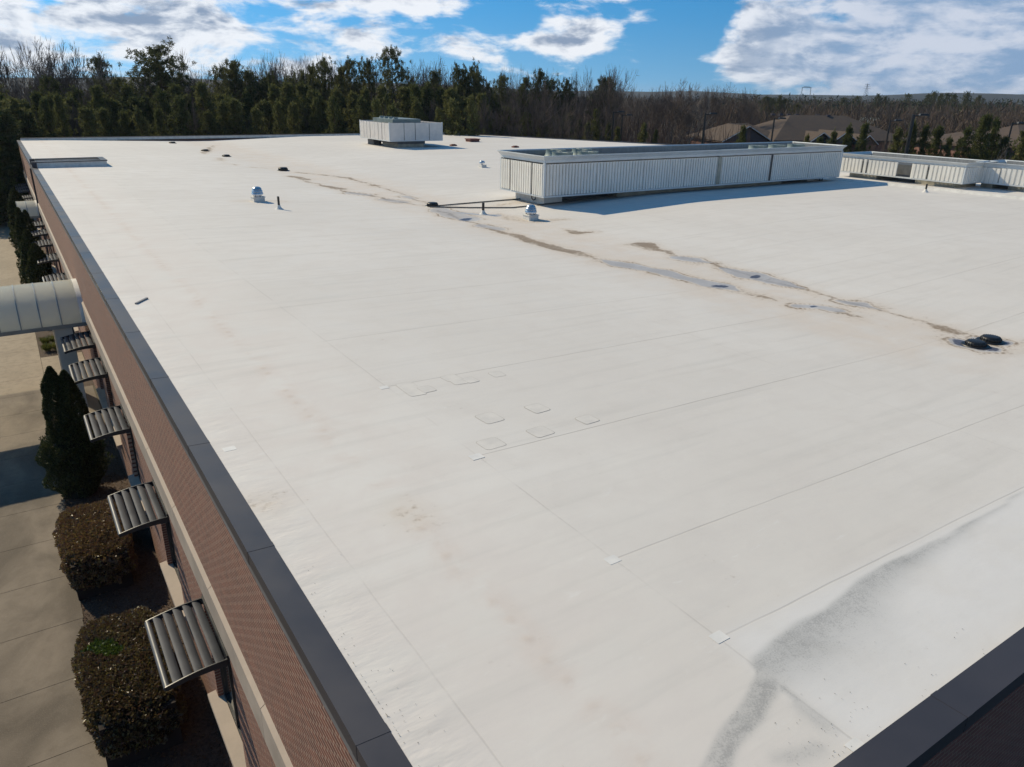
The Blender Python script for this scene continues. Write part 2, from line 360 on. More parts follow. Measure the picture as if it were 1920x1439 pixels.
# ---- roof membrane
def rooffn(t, b, out):
    P = t.pos(); x, y, z = t.sep(P)
    at = t.n('ShaderNodeAttribute', attribute_name='marks'); br_, wet, dust = t.sep(at.outputs['Vector'])
    n_big = t.noise(P, .16, 4, .55); n_mid = t.noise(P, 1.1, 6, .6, .4); n_fine = t.noise(P, 9, 5, .65); n_grain = t.noise(P, 60, 3, .7)
    base = t.mix(t.ss(n_big, .3, .7), (.640, .608, .575), (.690, .660, .628))
    base = t.mix(t.ss(n_mid, .35, .75, 0, .45), base, (.575, .545, .525))
    pink = t.ss(x, 5.6, 3.4, 0, .5); base = t.mix(t.m('MULTIPLY', pink, t.ss(n_mid, .3, .6)), base, (.655, .605, .575))
    # streaked soil that runs with the sheets
    st = t.noise(t.comb(t.m('MULTIPLY', x, .22), t.m('MULTIPLY', y, 3.2), 0.0), 1.0, 5, .6)
    base = t.mix(t.ss(st, .48, .75, 0, .32), base, (.50, .485, .46))
    sc = t.ss(t.noise(t.comb(t.m('MULTIPLY', x, 1.6), t.m('MULTIPLY', y, 5), 2.0), 1.0, 5, .7, .6), .62, .74, 0, .48)
    base = t.mix(sc, base, (.70, .69, .675))
    # cleaner sheets near the front edge
    cl = t.m('MULTIPLY', t.ss(y, 3.98, 3.60), t.ss(x, 4.8, 5.3)); cl = t.m('MULTIPLY', cl, t.ss(n_mid, .2, .6, .25, .75))
    base = t.mix(cl, base, (.690, .680, .680))
    # laps of the sheets
    wob = t.m('MULTIPLY', t.m('SUBTRACT', t.noise(P, .7, 3), .5), .05)
    def lap(c, c0, w, s=None):
        d = t.m('ABSOLUTE', t.m('SUBTRACT', t.m('ADD', c, wob), c0)); return t.ss(d, w, w*.25)
    lines = 0.0; ends = t.ss(x, 4.92, 5.02)
    for yk, wk, ak in [(3.80, .016, .45), (5.38, .018, .55), (8.43, .018, .75), (11.63, .019, .75), (14.70, .019, .55), (17.75, .02, .5), (20.8, .022, .45), (23.9, .025, .45), (27.0, .028, .45)]:
        k = t.m('MULTIPLY', lap(y, yk, wk), t.m('MULTIPLY', ends, ak)); lines = t.m('MAXIMUM', k, lines)
    md = t.m('ABSOLUTE', t.m('SUBTRACT', t.m('FRACT', t.m('DIVIDE', t.m('SUBTRACT', t.m('ADD', y, wob), 30.05), 3.05)), .5))
    far = t.m('MULTIPLY', t.ss(md, .485, .497), t.m('MULTIPLY', t.ss(y, 28, 28.6), .5)); far = t.m('MULTIPLY', far, t.ss(x, 4.5, 5.0))
    lines = t.m('MAXIMUM', far, lines)
    brk = t.ss(n_mid, .38, .56, .15, 1.0)
    for xk, wk, ak in [(5.03, .017, .40), (2.42, .014, .30), (12.6, .02, .20), (24.0, .03, .25)]:
        lines = t.m('MAXIMUM', t.m('MULTIPLY', t.m('MULTIPLY', lap(x, xk, wk), ak), brk), lines)
    lines = t.m('MULTIPLY', lines, t.ss(t.noise(P, .5, 3), .3, .6, .55, 1))
    base = t.mix(t.m('MULTIPLY', lines, .72), base, (.30, .28, .255))
    # fastener row under the perimeter strip
    fx = t.m('SUBTRACT', x, 3.42); fy = t.m('MULTIPLY', t.m('SUBTRACT', t.m('FRACT', t.m('DIVIDE', y, .33)), .5), .33)
    fr = t.m('SQRT', t.m('ADD', t.m('MULTIPLY', fx, fx), t.m('MULTIPLY', fy, fy)))
    base = t.mix(t.m('MULTIPLY', t.ss(fr, .11, .01), t.ss(n_mid, .42, .62, 0, .55)), base, (.52, .44, .38))
    base = t.mix(t.m('MULTIPLY', t.m('MULTIPLY', t.ss(x, 3.15, 3.35), t.ss(x, 3.75, 3.5)), t.ss(n_mid, .4, .6, 0, .30)), base, (.60, .515, .465))
    val = t.m('MULTIPLY', t.ss(x, 14.2, 16.4), t.ss(x, 20.6, 18.0)); val = t.m('MULTIPLY', val, t.m('MULTIPLY', t.ss(y, 5, 9), t.ss(n_mid, .25, .65, .15, .65)))
    base = t.mix(val, base, (.62, .545, .48))
    # stains: tea-coloured rings, silt, grey dust
    e = t.m('ADD', br_, t.m('MULTIPLY', t.m('SUBTRACT', n_fine, .5), 1.6)); e = t.m('ADD', e, t.m('MULTIPLY', t.m('SUBTRACT', n_mid, .5), .8))
    base = t.mix(t.ss(br_, .02, .45, 0, .45), base, (.56, .47, .38))
    base = t.mix(t.ss(e, .26, .90, 0, .90), base, t.mix(n_grain, (.14, .10, .07), (.33, .26, .19)))
    base = t.mix(t.m('MULTIPLY', t.ss(wet, .15, .55, 0, .9), t.ss(n_mid, .3, .65, .45, .85)), base, t.mix(n_fine, (.27, .265, .28), (.43, .42, .42)))
    base = t.mix(t.ss(t.m('ADD', wet, t.m('MULTIPLY', t.m('SUBTRACT', n_fine, .5), .25)), .82, .98, 0, .9), base, (.045, .045, .075))
    base = t.mix(t.ss(dust, .12, .62, 0, .55), base, t.mix(n_mid, (.20, .215, .22), (.50, .495, .49)))
    sp = t.m('ADD', dust, t.m('MULTIPLY', t.m('SUBTRACT', n_grain, .5), 1.5))
    sp = t.m('ADD', sp, t.m('MULTIPLY', t.m('SUBTRACT', n_fine, .5), .7))
    base = t.mix(t.m('MULTIPLY', t.ss(sp, .42, .95, 0, .46), t.ss(dust, .03, .15)), base, (.20, .20, .205))
    t.set(b.inputs['Base Color'], base)
    t.set(b.inputs['Roughness'], t.m('SUBTRACT', t.ss(n_mid, .3, .7, .62, .78), t.ss(wet, .25, .55, 0, .34)))
    b.inputs['Specular IOR Level'].default_value = .28
    wr = t.noise(t.comb(t.m('MULTIPLY', x, 1.0), t.m('MULTIPLY', y, 2.2), 0.0), 1.3, 4, .5)
    puff = t.m('MULTIPLY', t.ss(x, 2.6, 2.0), t.noise(t.comb(t.m('MULTIPLY', x, 1.2), t.m('MULTIPLY', y, 3.0), 1.0), 1.6, 3))
    hgt = t.m('ADD', t.m('MULTIPLY', wr, .27), t.m('MULTIPLY', n_fine, .05)); hgt = t.m('ADD', hgt, t.m('MULTIPLY', puff, .8))
    hgt = t.m('ADD', hgt, t.m('MULTIPLY', t.ss(fr, .10, .01), t.ss(n_mid, .44, .66, 0, .14)))
    hgt = t.m('SUBTRACT', hgt, t.m('MULTIPLY', lines, .16)); hgt = t.m('MULTIPLY', hgt, t.ss(wet, .5, .2, 0.05, 1))
    t.set(b.inputs['Normal'], t.bump(hgt, .35, .05))
M['roof'] = mat('white_membrane', rooffn)
M['patch'] = plain('fresh_white_patch', (.70, .685, .665), .6, 0, .05, 5)
M['rim'] = plain('patch_rim_dirt', (.36, .335, .30), .8, 0, .2, 5)

def pavefn(t, b, out):
    P = t.pos(); x, y, z = t.sep(P)
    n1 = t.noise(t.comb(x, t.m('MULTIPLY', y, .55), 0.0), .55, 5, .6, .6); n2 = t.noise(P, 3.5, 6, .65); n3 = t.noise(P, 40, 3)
    c = t.mix(t.ss(n1, .32, .68), (.088, .070, .053), (.205, .168, .130))  # broad blotches paint soft dappled shadow along with real stains
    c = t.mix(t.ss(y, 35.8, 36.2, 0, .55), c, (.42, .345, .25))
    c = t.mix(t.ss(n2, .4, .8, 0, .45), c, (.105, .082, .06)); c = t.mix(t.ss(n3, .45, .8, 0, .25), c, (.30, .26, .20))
    c = t.mix(t.ss(t.noise(P, 90, 1), .77, .80, 0, .6), c, (.75, .7, .62))
    t.set(b.inputs['Base Color'], c); b.inputs['Roughness'].default_value = .9
    t.set(b.inputs['Normal'], t.bump(t.m('ADD', n3, n2), .25, .01))
M['pave'] = mat('tan_concrete', pavefn)
def mulchfn(t, b, out):
    P = t.pos(); n = t.noise(P, 14, 6, .7); n2 = t.noise(P, 1.2, 3)
    c = t.mix(t.ss(n, .3, .7), (.030, .019, .013), (.10, .066, .045)); c = t.mix(t.ss(n2, .4, .7, 0, .5), c, (.08, .05, .035))
    t.set(b.inputs['Base Color'], c); b.inputs['Roughness'].default_value = .95; t.set(b.inputs['Normal'], t.bump(n, 1, .04))
M['mulch'] = mat('bark_mulch', mulchfn)
def groundfn(t, b, out):
    P = t.pos(); n = t.noise(P, .02, 6, .6); n2 = t.noise(P, .6, 5, .6)
    c = t.mix(t.ss(n, .35, .65), (.085, .070, .045), (.060, .060, .034)); c = t.mix(t.ss(n2, .4, .7, 0, .5), c, (.11, .085, .06))
    t.set(b.inputs['Base Color'], c); b.inputs['Roughness'].default_value = .95; t.set(b.inputs['Normal'], t.bump(n2, .6, .2))
M['ground'] = mat('winter_grass_leaf_litter', groundfn)
def asphfn(t, b, out):
    P = t.pos(); n = t.noise(P, .4, 5, .6); c = t.mix(n, (.04, .04, .042), (.065, .064, .063))
    t.set(b.inputs['Base Color'], c); b.inputs['Roughness'].default_value = .9
M['asph'] = mat('grey_asphalt', asphfn)
def hillfn(t, b, out):
    P = t.pos(); n = t.noise(P, .012, 7, .7); n2 = t.noise(P, .05, 4, .6)
    c = t.mix(t.ss(n, .4, .6), (.006, .013, .020), (.011, .016, .020)); c = t.mix(t.ss(n2, .45, .7, 0, .5), c, (.005, .011, .016))  # blue cast in the colour stands in for distance haze
    t.set(b.inputs['Base Color'], c); b.inputs['Roughness'].default_value = 1.0
M['hill'] = mat('wooded_hills', hillfn)

# ================================================================ SETTING
g = MB(); g.quad((-3600, -400, 0), (3600, -400, 0), (3600, 3600, 0), (-3600, 3600, 0)); structure('ground', g, M['ground'])
# distant hills: a real ridge beyond the woods
hv = MB(); NA, NR = 160, 6
prof_ = [(900, 0.0), (1300, .35), (1700, .8), (2100, 1.0), (2700, .9), (3500, .0)]
rr = random.Random(3)
amps = [13 + 5*math.sin(i*.11+1.2) + 3*math.sin(i*.37) + 1.2*math.sin(i*.9+2) + rr.uniform(-.5, .5) for i in range(NA)]
for i in range(NA):
    a = rad(-50 + 170*i/(NA-1))
    for (R, k) in prof_: hv.v.append((R*math.sin(a), R*math.cos(a), -2 + k*(amps[i] + 12)))
for i in range(NA-1):
    for j in range(NR-1):
        o_ = i*NR + j; hv.f.append((o_, o_+1, o_+NR+1, o_+NR))
structure('hills', hv, M['hill'], True)
# pavement slabs with open joints
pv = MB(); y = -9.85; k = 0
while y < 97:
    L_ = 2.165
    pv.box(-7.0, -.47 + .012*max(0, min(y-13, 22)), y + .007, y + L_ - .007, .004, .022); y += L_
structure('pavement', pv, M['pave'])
jb = MB(); jb.box(-7.0, -.21, -9.9, 97.0, .0022, .0055); structure('pavement_bed', jb, plain('joint_dirt', (.045, .035, .028), .95, 0, .2))
wk = MB(); wk.box(-.19, 1.55, 36.6, 40.6, .004, .020); wk.box(-.19, 1.5, 30.8, 35.4, .004, .020); structure('entrance_path', wk, M['pave'])
mu = MB(); mu.quad((-.46, -10, .006), (1.6, -10, .006), (1.6, 30.75, .006), (-.46, 30.75, .006)); mu.quad((-.19, 40.65, .006), (1.6, 40.65, .006), (1.6, 86, .006), (-.19, 86, .006))
mu.quad((-.19, 35.45, .006), (1.6, 35.45, .006), (1.6, 36.55, .006), (-.19, 36.55, .006)); structure('mulch_bed', mu, M['mulch'])
pk = MB(); pk.quad((74, -20, .004), (118, -20, .004), (112, 60, .004), (74, 60, .004)); structure('parking_lot', pk, M['asph'])

# ================================================================ THE BUILDING
XW = 1.58
B = thing('brick_building', 'long flat-roofed red brick building under the white membrane roof', 'building', (XW, 2.2, 0))
YN, YF = 2.2, 85.6
def xr(y): return np.where(y < 37, 70.0, 70.0 - (y-37)*(70-47.6)/(85.6-37))
# --- membrane sheet with its stains
def stretch(parts):
    out_ = []
    for a, b_, st in parts: out_ += list(np.arange(a, b_, st))
    return np.array(out_ + [parts[-1][1]])
gxs = stretch([(1.72, 3.9, .15), (3.9, 11.5, .07), (11.5, 14.2, .2), (14.2, 20.2, .06), (20.2, 24, .2), (24, 40, 1.0), (40, 70, 3.0)])
gys = stretch([(2.12, 5.2, .06), (5.2, 7.0, .09), (7.0, 16, .08), (16, 36, .11), (36, 56, .25), (56, 85.62, 1.2)])
GX, GY = np.meshgrid(gxs, gys)
xlim = xr(GY); GX = np.where(GX > 40, 40 + (GX-40)*(xlim-40)/30.0, GX)
GZ = rz(GX)
def vnoise(x, y, s, seed):
    r_ = np.random.default_rng(seed); tab = r_.random((64, 64)); xs = x*s; ys = y*s
    xi = np.floor(xs).astype(int); yi = np.floor(ys).astype(int); fx = xs-xi; fy = ys-yi
    fx = fx*fx*(3-2*fx); fy = fy*fy*(3-2*fy)
    g_ = lambda a, b_: tab[a % 64, b_ % 64]
    return (g_(xi, yi)*(1-fx)+g_(xi+1, yi)*fx)*(1-fy) + (g_(xi, yi+1)*(1-fx)+g_(xi+1, yi+1)*fx)*fy
WX = GX + (vnoise(GX, GY, 1.3, 1)-.5)*.30 + (vnoise(GX, GY, 4, 2)-.5)*.12
WY = GY + (vnoise(GX, GY, 1.1, 3)-.5)*.45 + (vnoise(GX, GY, 4, 4)-.5)*.12
brown = np.zeros_like(GX); wet = np.zeros_like(GX); dust = np.zeros_like(GX)
def sdist(pts, ws, X=None, Y=None):
    X = WX if X is None else X; Y = WY if Y is None else Y
    best = np.full(GX.shape, -1e9)
    Q = [at_roof(*p) for p in pts]
    for (a, b_, wa, wb) in zip(Q[:-1], Q[1:], ws[:-1], ws[1:]):
        dx, dy = b_[0]-a[0], b_[1]-a[1]; L2 = dx*dx+dy*dy
        t_ = np.clip(((X-a[0])*dx + (Y-a[1])*dy)/L2, 0, 1)
        d = np.hypot(X-a[0]-t_*dx, Y-a[1]-t_*dy); wd = wa + (wb-wa)*t_
        best = np.maximum(best, wd - d)
    return best                                       # >0 inside
def sstep(x, a, b_): t_ = np.clip((x-a)/(b_-a), 0, 1); return t_*t_*(3-2*t_)
def silt(pts, ws, amt=1.0):
    global brown
    s_ = sdist(pts, ws); brown = np.maximum(brown, amt*sstep(s_, -.10, .09)*(.65+.6*vnoise(GX, GY, 2.2, 13))); brown = np.maximum(brown, .25*sstep(s_, -.7, .0))
def pond(pts, ws, amt=.6, rim=.9):
    global brown, wet
    s_ = sdist(pts, ws); wet = np.maximum(wet, amt*sstep(s_, .01, .14))
    brown = np.maximum(brown, rim*np.exp(-((s_-.0)/.05)**2)*(.55+.7*vnoise(GX, GY, 1.6, 12))); brown = np.maximum(brown, .3*sstep(s_, -.6, .0)*(s_ < .05))
def deep(px, py, rx, ry):
    global wet
    c = at_roof(px, py); ex = at_roof(px+rx, py); ey = at_roof(px, py+ry)
    a = np.array([ex[:2]-c[:2], ey[:2]-c[:2]]).T; inv = np.linalg.inv(a)
    u_ = inv[0, 0]*(WX-c[0]) + inv[0, 1]*(WY-c[1]); v_ = inv[1, 0]*(WX-c[0]) + inv[1, 1]*(WY-c[1])
    wet = np.maximum(wet, 1.0*sstep(1.25-np.hypot(u_, v_), 0, .5))
# thin continuous tide lines
silt([(548, 331), (604, 349), (660, 362), (712, 371), (760, 381), (806, 388)], [.07]*6, .85)
silt([(826, 396), (856, 410), (905, 424), (968, 444), (1040, 465), (1118, 486)], [.08]*6, .9)
silt([(1118, 490), (1200, 509), (1290, 530), (1350, 544), (1440, 560)], [.05]*5, .75)
silt([(555, 324), (600, 328), (650, 334), (700, 347), (760, 366), (810, 386)], [.06]*6, .85)
silt([(1180, 459), (1272, 480), (1340, 498), (1420, 524), (1505, 543), (1570, 564), (1655, 583), (1800, 624)], [.06]*8, .8)
# left run of the valley
silt([(548, 331), (578, 337)], [.35, .3], .9); silt([(574, 341), (594, 345)], [.18, .1], .7); silt([(604, 349), (642, 354)], [.25, .3], .95)
silt([(636, 357), (658, 362), (690, 366), (712, 371)], [.12, .15, .12, .1], .8); pond([(660, 363), (690, 366)], [.5, .4], .42)
silt([(712, 371), (730, 376)], [.1, .1], .8); pond([(720, 374), (750, 379)], [.45, .5], .42); silt([(752, 380), (800, 387)], [.12, .10], .8)
pond([(822, 393), (850, 404), (884, 412)], [.55, .7, .6], .42); deep(872, 411, 15, 3.0); pond([(860, 399), (925, 404)], [.3, .35], .62, .4)
pond([(905, 424), (935, 430)], [.35, .3], .45); silt([(925, 431), (968, 444), (1012, 458), (1060, 470), (1104, 482)], [.15, .3, .3, .34, .2], .85)
pond([(1118, 487), (1180, 499), (1245, 512), (1290, 522), (1345, 536), (1384, 545)], [.12, .45, .42, .36, .55, .16], .55); deep(1346, 536.5, 17, 3.6)
silt([(1384, 545), (1425, 556), (1470, 566)], [.12, .2, .1], .55); pond([(1512, 576), (1560, 582)], [.30, .3], .52); deep(1533, 578, 9, 2.6); silt([(1562, 585), (1608, 594)], [.12, .08], .7)
# right run
silt([(555, 324), (600, 328), (650, 334), (688, 344)], [.12, .12, .16, .10], .85); silt([(696, 348), (710, 348)], [.15, .1], .8)
silt([(736, 358), (760, 366)], [.1, .1], .7); pond([(755, 368), (775, 372)], [.3, .3], .42); silt([(776, 374), (806, 385)], [.08, .08], .6)
silt([(1062, 432), (1088, 437), (1110, 436)], [.12, .3, .12], .85); silt([(1180, 459), (1207, 459)], [.15, .32], .9); silt([(1207, 459), (1240, 470), (1272, 480)], [.3, .15, .13], .8)
pond([(1276, 484), (1300, 488), (1335, 496)], [.35, .42, .15], .55); silt([(1336, 497), (1356, 505)], [.1, .1], .8)
pond([(1356, 506), (1395, 515), (1420, 520), (1460, 531), (1503, 542)], [.2, .5, .5, .4, .1], .56); deep(1419, 520.5, 16, 3.6)
pond([(1460, 529), (1495, 540)], [.15, .1], .75); silt([(1505, 543), (1565, 562)], [.1, .08], .6); pond([(1568, 564), (1605, 570), (1652, 581)], [.2, .32, .1], .55)
silt([(1655, 583), (1720, 600), (1800, 623)], [.08, .07, .12], .65); silt([(1752, 612), (1798, 624)], [.14, .2], .75)
# far specks, sump under the twin strainers, vent and gutter soil
silt([(318, 268), (330, 269)], [.15, .15], .6); silt([(384, 288), (392, 278), (402, 274)], [.2, .2, .1], .8); silt([(412, 303), (414, 297)], [.2, .2], .5)
silt([(424, 307), (444, 309)], [.15, .15], .7); silt([(470, 314), (500, 316)], [.12, .12], .6); silt([(525, 314), (540, 313)], [.15, .15], .6)
pond([(1806, 641), (1822, 649), (1855, 652)], [.28, .36, .28], .98, .8); pond([(1836, 634), (1862, 640), (1874, 643)], [.22, .34, .2], .98, .8)
silt([(1795, 634), (1890, 646)], [.45, .4], .30); silt([(740, 958), (762, 972)], [.07, .07], .85)
silt([(937, 386), (985, 379)], [.25, .25], .42); silt([(950, 408), (1000, 415), (1060, 412)], [.3, .4, .2], .42); silt([(700, 272), (812, 274), (838, 276)], [.2, .2, .2], .6)
silt([(450, 377), (520, 378)], [.3, .3], .30); silt([(490, 956), (512, 960)], [.07, .07], .5)
# the ring of the small dry puddle: hollow middle
s_ = sdist([(742, 959), (760, 970)], [.045, .045]); brown = np.where(s_ > .0, brown*.45, brown)
# grey grit blown along the front
def smear(pts, sharp, fade, amt, keep=None):
    """silt washed along a line: crisp on its upstream (left) side, fading out on the other"""
    global dust
    Q = [at_roof(*p) for p in pts]; best = np.full(GX.shape, 1e9); val = np.zeros(GX.shape)
    gx_ = GX + (vnoise(GX, GY, 2.2, 21)-.5)*.10 + (vnoise(GX, GY, 7, 22)-.5)*.03; gy_ = GY + (vnoise(GX, GY, 2.2, 23)-.5)*.08
    for i in range(len(Q)-1):
        a, b_ = Q[i], Q[i+1]; dx, dy = b_[0]-a[0], b_[1]-a[1]; L = math.hypot(dx, dy)
        t_ = ((gx_-a[0])*dx + (gy_-a[1])*dy)/L**2; tc = np.clip(t_, 0, 1)
        d = np.hypot(gx_-a[0]-tc*dx, gy_-a[1]-tc*dy); side = ((gx_-a[0])*dy - (gy_-a[1])*dx)/L     # >0: right of the line
        sh = sharp[i]+(sharp[i+1]-sharp[i])*tc; fd = fade[i]+(fade[i+1]-fade[i])*tc; am = amt[i]+(amt[i+1]-amt[i])*tc
        v = np.where(side > 0, np.exp(-d/fd), np.exp(-(d/sh)**2))*am
        m_ = d < best; best = np.where(m_, d, best); val = np.where(m_, v, val)
    if keep is not None: val = val*keep
    dust = np.maximum(dust, val)
RIGHT = sstep(GX, 5.00, 5.06); LEFT = 1 - RIGHT
smear([(1408, 1258), (1470, 1205), (1556, 1147), (1612, 1092), (1687, 1050), (1755, 1016), (1819, 980), (1930, 918)], [.12, .11, .09, .08, .06, .05, .04, .03], [.48, .70, .70, .46, .28, .19, .13, .07], [.64, .70, .70, .70, .70, .64, .52, .36], RIGHT)
smear([(1358, 1455), (1385, 1388), (1424, 1335), (1446, 1290), (1462, 1270)], [.13, .13, .14, .16, .18], [.06, .06, .07, .10, .12], [.74, .82, .84, .84, .80], LEFT)
smear([(1318, 1455), (1372, 1365), (1410, 1300), (1430, 1262)], [.07, .07, .07, .07], [.10, .10, .10, .10], [.58, .60, .60, .62], LEFT)
smear([(1402, 1241), (1490, 1306), (1582, 1374)], [.012, .012, .01], [.03, .05, .03], [.60, .66, .55])
smear([(1500, 1330), (1545, 1368)], [.14, .14], [.14, .14], [.50, .48]); smear([(1470, 1425), (1530, 1405)], [.16, .14], [.16, .14], [.48, .45])
smear([(1600, 1290), (1720, 1150)], [.2, .2], [.2, .2], [.16, .14]); smear([(1640, 1385), (1900, 1195)], [.04, .04], [.05, .05], [.20, .16])
ny, nx = GX.shape
rv = np.stack([GX, GY, GZ], -1).reshape(-1, 3)
ii = (np.arange(ny-1)[:, None]*nx + np.arange(nx-1)[None, :]).ravel()
quads = np.stack([ii, ii+1, ii+nx+1, ii+nx], 1)
me = bpy.data.meshes.new('roof_membrane'); L_ = B.location
me.vertices.add(len(rv)); me.vertices.foreach_set('co', (rv - np.array(L_)).astype(np.float32).ravel())
me.loops.add(quads.size); me.loops.foreach_set('vertex_index', quads.astype(np.int32).ravel())
me.polygons.add(len(quads)); me.polygons.foreach_set('loop_start', np.arange(0, quads.size, 4, dtype=np.int32))
me.update(calc_edges=True)
at_ = me.attributes.new('marks', 'FLOAT_VECTOR', 'POINT')
at_.data.foreach_set('vector', np.stack([brown, wet, dust], -1).reshape(-1, 3).astype(np.float32).ravel())
me.polygons.foreach_set('use_smooth', [True]*len(me.polygons))
roof_o = link('roof_membrane', me, M['roof'], B)
# lap patches (white squares at the T-joints) and hand-cut repair patches, children of the sheet
PC = [0]
def patch(cx, cy, sx, sy, rot, name, m_, th=.004, rim=True, rnd=.25):
    PC[0] += 1; z0 = float(rz(cx)) + .0012*(PC[0] % 3); pts = []
    for k in range(24):
        a = 2*math.pi*k/24; ca, sa = math.cos(a), math.sin(a); e_ = rnd
        px_ = sx*math.copysign(abs(ca)**e_, ca); py_ = sy*math.copysign(abs(sa)**e_, sa)
        pts.append((px_*math.cos(rot)-py_*math.sin(rot), px_*math.sin(rot)+py_*math.cos(rot)))
    sl = (float(rz(cx+.1)) - float(rz(cx-.1)))/.2
    mb_ = MB(); n = 24
    def ring(k, dz): return [(cx+p[0]*k, cy+p[1]*k, z0 + sl*p[0]*k + dz) for p in pts]
    mb_.add(ring(1.0, .001) + ring(1.0, .001+th) , [tuple(range(n, 2*n))] + [(i, (i+1) % n, (i+1) % n+n, i+n) for i in range(n)])
    o_ = obj(name, mb_, m_, roof_o)
    if rim:
        kk = 1 + .0075/max(sx, sy)
        mr = MB(); mr.add(ring(kk, th*.6) + ring(1.0, th*.6+.0005), [(i, (i+1) % n, (i+1) % n+n, i+n) for i in range(n)]); obj('patch_rim', mr, M['rim'], o_)
    return o_
M['patchold'] = plain('weathered_patch', (.628, .598, .565), .7, 0, .05, 4)
for (px, py, s) in [(720, 727, .085), (893, 857, .10), (1148, 1050, .085), (1348, 1195, .085), (1606, 1400, .08), (430, 842, .09)]:
    c = at_roof(px, py); patch(c[0], c[1], s, s*.8, .03, 'joint_patch', M['patch'], .0015, False, .12)
for (px, py, sx, sy, r_) in [(771, 730, .17, .34, 0), (800, 730, .13, .15, .05), (846, 709, .16, .16, .1), (859, 715, .14, .17, -.05), (882, 713, .12, .14, .1), (932, 702, .13, .14, 0),
        (918, 784, .18, .20, .08), (1007, 766, .165, .18, .1), (921, 832, .185, .17, .05), (1013, 810, .18, .17, .1), (1101, 787, .16, .15, .08)]:
    c = at_roof(px, py); patch(c[0], c[1], sx, sy, r_, 'repair_patch', M['patchold'], .0012, True, .32)

# --- walls
CAPZ = RZ + .06
AW = [10.5, 15.6, 20.9, 25.75, 29.2, 37.4, 40.3, 45.7, 50.4, 54.3, 57.9, 70.4, 73.0, 77.6, 79.8, 82.2]
AW = [a for a in AW if a != 37.4]
AWW = 1.86
wl = MB(); z_head, z_sill = 3.92, 1.28
bandz0, bandz1 = 4.08, 4.63
wl.box(XW, XW+.3, YN, YF, bandz1-.01, RZ-.20)                       # upper brick field
yy = YN
for a in AW:                                                      # piers between the windows
    wl.box(XW, XW+.3, yy, a-.08, 0, bandz0); yy = a+AWW+.08
    wl.box(XW, XW+.3, a-.08, a+AWW+.08, 0, z_sill-.14); wl.box(XW, XW+.3, a-.08, a+AWW+.08, z_head, bandz0)
wl.box(XW, XW+.3, yy, YF, 0, bandz0)
obj('wall', wl, M['brickL'], B)
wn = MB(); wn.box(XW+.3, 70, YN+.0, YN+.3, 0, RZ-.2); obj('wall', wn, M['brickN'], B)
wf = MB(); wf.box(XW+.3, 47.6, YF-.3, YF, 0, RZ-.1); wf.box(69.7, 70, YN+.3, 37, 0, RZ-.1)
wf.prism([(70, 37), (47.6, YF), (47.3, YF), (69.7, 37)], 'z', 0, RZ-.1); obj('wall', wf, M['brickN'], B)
bd = MB()
yb = YN - .05
for k in range(28):
    bd.box(XW-.065, XW+.12, yb+.006, yb+3.0-.006, bandz0, bandz1); bd.prism([(XW-.065, bandz1), (XW+.0, bandz1), (XW+.0, bandz1+.05)], 'y', yb+.006, yb+2.994); yb += 3.0
obj('stone_band', bd, M['stone'], B)
# coping: sloped metal cap with hemmed edges and cover plates
def cap_run(mb_, prof, axis, a, b_): mb_.prism(prof, axis, a, b_)
cp = MB(); X0, X1 = 1.515, 1.815
cap_run(cp, [(X0, CAPZ-.17), (X0, CAPZ), (X1, CAPZ-.015), (X1, CAPZ-.13), (X1-.02, CAPZ-.13), (X1-.02, CAPZ-.04), (X0+.03, CAPZ-.03), (X0+.03, CAPZ-.17)], 'y', YN-.30, YF+.1)
for k in range(26):
    y0 = 4.45 + k*3.2; cp.prism([(X0-.003, CAPZ-.172), (X0-.003, CAPZ+.003), (X1+.003, CAPZ-.012), (X1+.003, CAPZ-.10), (X1, CAPZ-.10), (X1, CAPZ-.02), (X0, CAPZ-.01), (X0, CAPZ-.172)], 'y', y0, y0+.10)
obj('coping', cp, M['cap'], B)
tr_ = MB(); tr_.box(XW-.025, XW+.06, YN-.23, YF+.03, RZ-.33, RZ-.11); obj('fascia_trim', tr_, M['fascia'], B)
cn = MB(); Y0, Y1 = 1.93, 2.25
cap_run(cn, [(Y0, CAPZ-.17), (Y0, CAPZ), (Y1, CAPZ-.015), (Y1, CAPZ-.13), (Y1-.02, CAPZ-.13), (Y1-.02, CAPZ-.04), (Y0+.03, CAPZ-.03), (Y0+.03, CAPZ-.17)], 'x', X1+.005, 70.2)
for k in range(18):
    x0 = 6.05 + k*3.2; cn.prism([(Y0-.003, CAPZ-.172), (Y0-.003, CAPZ+.003), (Y1+.003, CAPZ-.012), (Y1+.003, CAPZ-.10), (Y1, CAPZ-.10), (Y1, CAPZ-.02), (Y0, CAPZ-.01), (Y0, CAPZ-.172)], 'x', x0, x0+.10)
obj('coping', cn, M['cap'], B)
tn = MB(); tn.box(XW+.1, 70.1, YN-.055, YN-.004, RZ-.36, RZ-.24); obj('fascia_trim', tn, M['fascia'], B)
cf = MB(); cf.box(X1+.01, 47.9, YF-.14, YF+.08, RZ-.05, RZ+.205); obj('parapet_flashing', cf, M['curbw'], B)
cf = MB(); cf.box(X1+.01, 47.95, YF-.18, YF+.12, RZ+.209, RZ+.25); obj('coping', cf, M['cap'], B)
cr = MB(); cr.prism([(70.15, 37.1), (47.9, 85.7), (47.6, 85.5), (69.85, 37.0)], 'z', RZ-.05, RZ+.12); cr.box(69.85, 70.15, 2.3, 36.95, RZ-.05, RZ+.12); obj('coping', cr, M['cap'], B)
